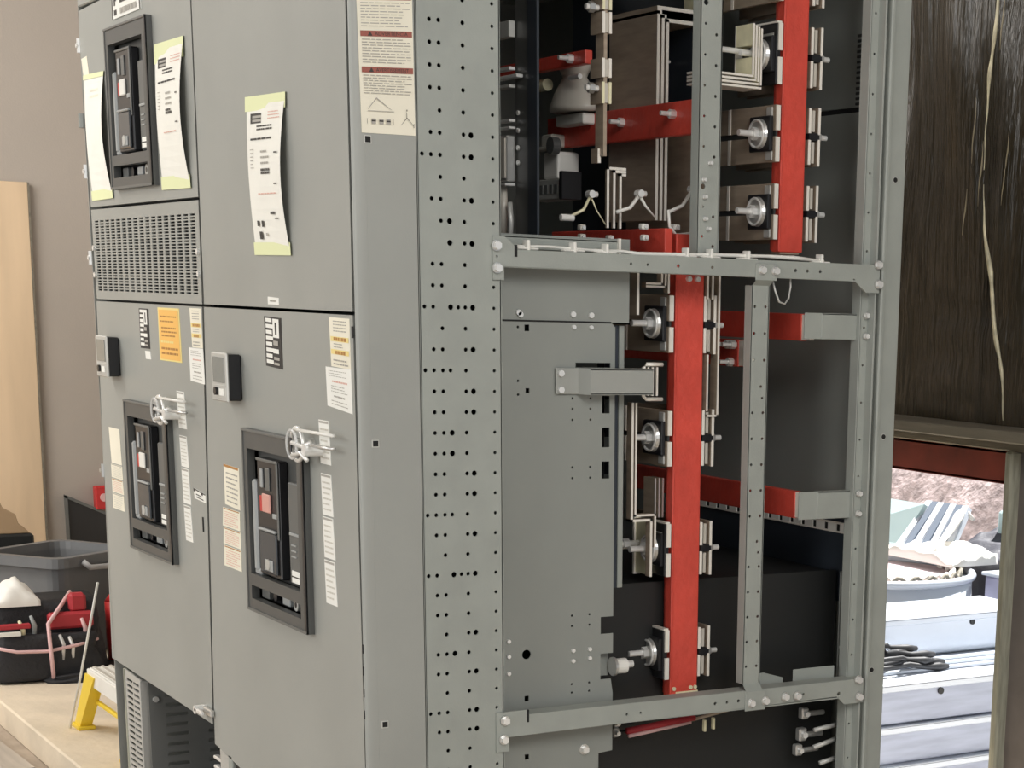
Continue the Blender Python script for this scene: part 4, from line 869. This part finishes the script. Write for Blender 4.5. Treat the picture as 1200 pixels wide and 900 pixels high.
b.box(WW, (-.95, .97, 1.64), (-.30, .975, 2.34), 'navy'); b.build('bay_back_panel', RS)

# below the bottom crossbar
for k, (y0, z0, y1, z1, m, r, lab) in enumerate(((.66, .552, .84, .566, 'redcl', .008, 'upper reddish'), (.665, .540, .83, .556, 'pink', .005, 'lower pinkish'), (.83, .560, 1.10, .598, 'copper', .004, 'long thin copper'))):
    b = B(); b.tube([(y0, z0, 0), (y1, z1, 0)], r, m, 8, SD(-.10)); tag(b.build('ground_rod'), lab+' rod under the bottom crossbar', 'rod')
for k, (y, z) in enumerate(((.862, .545), (.886, .548))):
    b = B(); b.box(SD(-.09), (y, z-.014, -.01), (y+.006, z+.014, 0), 'brass', .001); tag(b.build('rod_clip'), ('left', 'right')[k]+' brass clip on the copper rod under the bottom crossbar', 'clip')
for k, (y, z, s) in enumerate(((.64, .57, .010), (.64, .548, .011), (1.165, .54, .014), (1.16, .488, .016), (1.15, .45, .014))):
    t = thing('cable_lug', ('upper left', 'lower left', 'upper right', 'middle right', 'lowest right')[k]+' cable lug in the dark bay under the bottom crossbar', 'lug', (-.12, y, z), 'cable lugs under the bottom crossbar')
    b = B(); b.box(SD(-.11), (y-s*.7, z-s, -.02), (y+s*.7, z+s, 0), 'zinc', .003); b.build('body', t)
    b = B(); b.cyl(SD(-.11), (y, z, 0), 2, s*.5, .01, 'bolt', 6); b.cyl(SD(-.11), (y+s*.7, z-.2*s, -.01), 0, s*.45, .05, 'black' if k < 2 else 'zinc', 10); b.build('bolt', t)
for k, (y0, z0, y1, z1) in enumerate(((1.17, .505, 1.235, .512), (1.17, .462, 1.235, .476), (1.19, .42, 1.235, .428))):
    b = B(); b.tube([(y0, z0, 0), (y1, z1, 0)], .006, 'steelg', 8, SD(-.08)); tag(b.build('control_rod'), ('top', 'middle', 'bottom')[k]+' short grey rod beside the rear post near the floor', 'rod')

# ================================================================== LEFT BACKGROUND
t = thing('plywood_sheet', 'pale plywood sheet leaning upright against the taupe wall', 'panel', (-5.93, .4, 0))
b = B(); b.prism(SD(-5.99), [(-1.2, 0), (.755, 0), (.775, 1.96), (-1.2, 1.95)], 0, .02, 'ply', .002); b.build('board', t)
b = B(); b.prism(SD(-5.99), [(.755, 0), (.763, 0), (.783, 1.96), (.775, 1.96)], .0, .02, 'timber'); b.build('board_edge', t)
t = thing('framed_panel', 'dark framed panel standing at the taupe wall behind the grey bin', 'panel', (-5.95, .95, .0))
b = B(); b.prism(SD(-5.99), [(.86, 0), (1.06, 0), (1.06, .40), (.86, .495)], 0, .03, 'bdark', .003); b.build('panel_face', t)
b = B(); b.prism(SD(-5.96), [(.85, .0), (.865, .0), (.865, .50), (.85, .505)], 0, .012, 'bezel2'); b.prism(SD(-5.96), [(.85, .495), (1.06, .395), (1.06, .41), (.85, .51)], 0, .012, 'bezel2'); b.build('frame', t)
t = thing('alarm_box', 'small red box on the wall just above the dark framed panel', 'box', (-5.95, 1.03, .43))
b = B(); b.box(SD(-5.99), (.995, .43, 0), (1.075, .545, .05), 'redp', .006); b.build('case', t)
b = B(); b.cyl(SD(-5.99), (1.035, .49, .05), 2, .02, .008, 'pink', 16); b.build('button', t)
# grey tote bin
bx, by = -4.63, .50
def tub(cx, cy, z0, z1, w0, w1, l0, l1, th, m, rot):
    b = B(); c, s = math.cos(rot), math.sin(rot)
    fn = lambda x, y, z: Vector((cx+c*x-s*y, cy+s*x+c*y, z))
    def ring(w, l, z, r=.06):
        o = []
        for qx, qy, a0 in ((1, 1, 0), (-1, 1, 90), (-1, -1, 180), (1, -1, 270)):
            for k in range(5): a = math.radians(a0+22.5*k); o.append((qx*(w/2-r)+r*math.cos(a), qy*(l/2-r)+r*math.sin(a), z))
        return o
    t = bmesh.new()
    R = [ring(w0-.02, l0-.02, z0), ring(w0, l0, z0+.01), ring(w1, l1, z1), ring(w1+.04, l1+.04, z1+.005), ring(w1+.045, l1+.045, z1-.03), ring(w1+.05, l1+.05, z1-.03), ring(w1+.05, l1+.05, z1+.012), ring(w1-.02, l1-.02, z1+.012), ring(w1-.03, l1-.03, z1-.02), ring(w0-.03, l0-.03, z0+.03)]
    V = [[t.verts.new(p) for p in r] for r in R]; n = len(V[0])
    for a, d in zip(V, V[1:]):
        for i in range(n): t.faces.new((a[i], a[(i+1) % n], d[(i+1) % n], d[i]))
    t.faces.new(V[0]); t.faces.new(V[-1]); b.merge(t, fn, m); return b, fn
t = thing('tote_bin', 'grey plastic tote bin standing behind the black tool bag', 'bin', (bx, by, 0))
b, fnb = tub(bx, by, 0, .41, .36, .40, .42, .46, .01, 'bin', math.radians(35)); b.build('tub', t)
b = B(); b.tube([(.23, -.12, .40), (.25, -.10, .375), (.255, 0, .37), (.25, .10, .375), (.23, .12, .40)], .012, mat('pale_handle', (.42, .42, .42), .5), 8, fnb); b.build('handle', t)
# cardboard on a black crate at the far left
b = B(); b.box(WW, (-5.35, .05, .0), (-5.0, .49, .445), 'black', .01); tag(b.build('black_crate'), 'black crate at the left edge behind the tool bag', 'crate')
b = B(); b.prism(SD(-5.30), [(.10, .446), (.475, .446), (.45, .475), (.43, .49), (.42, .53), (.37, .56), (.36, .585), (.10, .585)], 0, .29, 'card', .003); tag(b.build('cardboard_box'), 'crumpled brown cardboard box on top of the black crate', 'box')
# tool bag
t = thing('tool_bag', 'black canvas tool bag with red trim and open pockets on the pale floor', 'bag', (-4.02, .38, 0))
def bagbody(cx, cy, w, l, h, z0, m, amp):
    tt = bmesh.new(); k = 28; rows = []
    for j in range(9):
        f = j/8; rr = []
        for i in range(k):
            a = 2*math.pi*i/k; e = .45
            x = math.copysign(abs(math.cos(a))**e, math.cos(a))*w/2; y = math.copysign(abs(math.sin(a))**e, math.sin(a))*l/2
            q = 1-.10*f+amp*NZ.noise((x*9, y*9, f*4+cx))
            rr.append(tt.verts.new((cx+x*q, cy+y*q, z0+h*f+.02*NZ.noise((x*8, y*8, 5))*f)))
        rows.append(rr)
    for a, d in zip(rows, rows[1:]):
        for i in range(k): tt.faces.new((a[i], a[(i+1) % k], d[(i+1) % k], d[i]))
    tt.faces.new(rows[0]); tt.faces.new(rows[-1]); b = B(); b.merge(tt, WW, m, True); return b
bagbody(-4.12, .30, .30, .44, .30, 0, 'cloth', .10).build('body', t)
bagbody(-3.98, .28, .12, .40, .17, .012, 'cloth', .14).build('front_pocket', t)
b = B(); b.tube([(-3.93, .08, .15), (-3.915, .16, .13), (-3.91, .27, .125), (-3.915, .38, .14), (-3.95, .47, .155)], .007, 'pink', 8); b.build('piping', t)
b = B(); b.tube([(-3.90, .285, .02), (-3.90, .28, .14), (-3.915, .28, .23), (-3.97, .34, .285), (-4.05, .40, .33)], .008, 'pink', 8); b.build('strap', t)
b = B(); b.box(WW, (-3.985, .29, .20), (-3.95, .46, .265), 'redcl', .01); b.build('red_pocket', t)
b = B(); b.box(WW, (-4.01, .375, .26), (-3.965, .44, .335), 'redcl', .012); b.build('red_flap', t)
b = B(); b.box(WW, (-3.95, .09, .215), (-3.925, .22, .235), 'redcl', .004); b.build('red_band', t)
b = B(); b.box(WW, (-3.926, .10, .19), (-3.918, .18, .207), 'wsticker', .001); b.build('name_tab', t)
tag(lump('dropped_rag', WW, 16, 12, -4.12, -3.97, .11, .27, lambda u, q: .315+.085*math.sin(math.pi*u)**.6*math.sin(math.pi*q)**.8*(1-.45*abs(q-.45))+.02*NZ.noise((u*5, q*6, 8)), 'rag', 'white cloth heaped on top of the tool bag', 'cloth'), 'white cloth heaped on top of the tool bag', 'cloth')
for k, (x, y, z, m, lab) in enumerate(((-3.96, .235, .24, 'handle', 'grey handled tool'), (-3.95, .19, .225, 'brass', 'brass tipped tool'), (-3.93, .33, .165, 'bolt', 'bright tool nearest the strap'), (-3.93, .365, .155, 'bolt', 'bright tool at the right of the pocket'), (-3.95, .42, .22, 'pink', 'pink handled tool'), (-3.97, .07, .25, 'bolt', 'bright tool at the left'))):
    b = B(); b.tube([(x, y, z-.09), (x+.002, y+.005, z-.02), (x+.012, y-.01, z+.02)], [.007, .009, .006], m, 8); tag(b.build('hand_tool'), lab+' sticking out of the tool bag', 'tool', 'hand tools in the tool bag')
b = B(); b.box(WW, (-4.55, .80, 0), (-4.3, 1.15, .30), 'cloth', .05, 2); tag(b.build('canvas_bag'), 'black canvas bag between the tote bin and the switchgear', 'bag')
b = bagbody(-3.99, .46, .25, .42, .03, 0, 'cloth', .1); tag(b.build('floor_cloth'), 'black cloth spread on the floor under the tool bag', 'cloth')
b = B(); b.tube([(-3.09, .145, .004), (-2.92, .146, .20), (-2.62, .148, .575)], .004, 'white', 8); tag(b.build('leaning_rod'), 'thin pale rod leaning beside the tool bag next to the switchgear', 'rod')
t = thing('canister', 'red canister standing partly hidden at the left edge of the switchgear', 'canister', (-4.13, .60, 0))
b = B(); b.cyl(WW, (-4.13, .60, 0), 2, .05, .27, 'redp', 20, smooth=True); b.cyl(WW, (-4.13, .60, .27), 2, .05, .04, 'redp', 20, r2=.02, smooth=True); b.build('body', t)
b = B(); b.cyl(WW, (-4.13, .60, .31), 2, .015, .04, 'bolt', 12); b.build('valve', t)
b = B(); b.box(WW, (-4.085, .58, .135), (-4.06, .63, .15), 'bolt', .004); b.build('clip', t)
# yellow step stool
t = thing('step_stool', 'yellow step stool with a pale top beside the switchgear base', 'stool', (-2.80, .30, 0))
b = B(); b.box(WW, (-3.02, .20, .205), (-2.45, .38, .225), 'white', .006); b.box(WW, (-3.02, .195, .165), (-2.45, .205, .222), 'white', .003)
for k in range(6): b.box(WW, (-3.02, .215+.027*k, .225), (-2.45, .225+.027*k, .228), 'porcelain')
b.build('top_step', t)
for x, dx in ((-2.97, -.12), (-2.50, .02)):
    for y, dy in ((.21, -.02), (.37, .06)):
        b = B()
        tt = bmesh.new(); vs = []
        for (px, py, pz, w, l) in ((x+dx, y+dy, .012, .035, .02), (x, y, .205, .055, .02)):
            vs.append([tt.verts.new((px+a*w, py+c*l, pz)) for a, c in ((-1, -1), (1, -1), (1, 1), (-1, 1))])
        for j in range(4): tt.faces.new((vs[0][j], vs[0][(j+1) % 4], vs[1][(j+1) % 4], vs[1][j]))
        tt.faces.new(vs[0]); tt.faces.new(vs[1]); b.merge(tt, WW, 'yel'); o = b.build('leg', t)
        b = B(); b.box(WW, (x+dx-.05, y+dy-.03, 0), (x+dx+.05, y+dy+.03, .014), 'yel', .003); b.build('foot', o)
b = B(); b.box(WW, (-3.03, .21, .10), (-2.48, .225, .115), 'yel', .003); b.build('brace', t)
# boards lying on the lower floor
for k, (x0, y0, x1, y1, w, m, lab) in enumerate(((-3.6, -.10, -2.0, -.04, .05, 'wood2', 'grey board lying along the slab edge at the lower left'), (-3.4, -.24, -2.0, -.16, .04, 'jamb', 'second grey board lying nearer than the one at the slab edge'), (-2.75, -.08, -2.2, -.02, .03, 'black', 'dark offcut resting on the boards at the bottom left'))):
    a = math.atan2(y1-y0, x1-x0); L = math.hypot(x1-x0, y1-y0); fn = rotz(WW, x0, y0, a)
    b = B(); b.box(fn, (0, -w, -.1+(.03 if k == 2 else 0)), (L, w, -.07+(.03 if k == 2 else 0)), m, .003); tag(b.build('loose_board'), lab, 'board')

# ================================================================== LIGHT
w = bpy.data.worlds.new('world'); scn.world = w; w.use_nodes = True
nt = w.node_tree; bg = nt.nodes['Background']; bg.inputs['Color'].default_value = (.86, .93, 1, 1); bg.inputs['Strength'].default_value = .55
def light(kind, name, loc, rot, energy, col, **k):
    l = bpy.data.lights.new(name, kind); l.energy = energy; l.color = col
    for a, v in k.items(): setattr(l, a, v)
    o = bpy.data.objects.new(name, l); COL.objects.link(o); o.location = loc; o.rotation_euler = [math.radians(r) for r in rot]; return o
def area(name, loc, tgt, e, sx, sy, col=(1, .95, .88)):
    o = light('AREA', name, loc, (0, 0, 0), e, col, shape='RECTANGLE', size=sx, size_y=sy)
    o.rotation_euler = (Vector(tgt)-Vector(loc)).to_track_quat('-Z', 'Y').to_euler(); return o
area('ceiling_lamp_front', (-3.0, -5.8, 3.4), (-1.2, 0, .8), 145, 2.4, 2.4, (1, .97, .92))
area('added_corner_light', (1.9, -5.4, 1.8), (-.6, 0, 1.0), 88, 2.0, 3.0, (1, .98, .95))  # unseen lamp, added to light the fronts and highlight the corner bend
area('ceiling_lamp_left', (-3.9, -1.9, 3.7), (-4.9, .4, .2), 112, 1.6, 1.6, (1, .96, .9))
area('ceiling_lamp_side', (4.4, -.4, 3.9), (0, .7, 1.0), 172, 2.4, 2.4, (1, .98, .95))
s = light('SUN', 'sun', (0, 8, 8), (0, 0, 0), 13., (1, .98, .95), angle=.01)
s.rotation_euler = Vector((.25, -.55, -1)).to_track_quat('-Z', 'Y').to_euler()

# ================================================================== CAMERA
R = ((0.5658855972329249, 0.8239504965034381, 0.029649117289959562), (0.20836253501407942, -0.10812389102188846, -0.9720567258101728), (-0.7977208439340435, 0.5562506660688368, -0.23286616682363478))
cam = bpy.data.cameras.new('camera'); co = bpy.data.objects.new('camera', cam); COL.objects.link(co)
m3 = Matrix((R[0], [-v for v in R[1]], [-v for v in R[2]])).transposed()
co.matrix_world = Matrix.Translation((3.4774143, -1.38175117, 1.50271787)) @ m3.to_4x4()
cam.sensor_width = 36; cam.sensor_fit = 'HORIZONTAL'; cam.lens = 2168.2190982994716/1200*36
cam.shift_x = (600-925.1488977219758)/1200; cam.shift_y = (878.4502002698697-450)/1200
cam.clip_start = .05; scn.camera = co
scn.view_settings.view_transform = 'Standard'; scn.view_settings.look = 'None'; scn.view_settings.exposure = 0.; scn.view_settings.gamma = 1
scn.view_settings.use_curve_mapping = False
for o in bpy.data.objects:
    if '_o' in o: del o['_o']
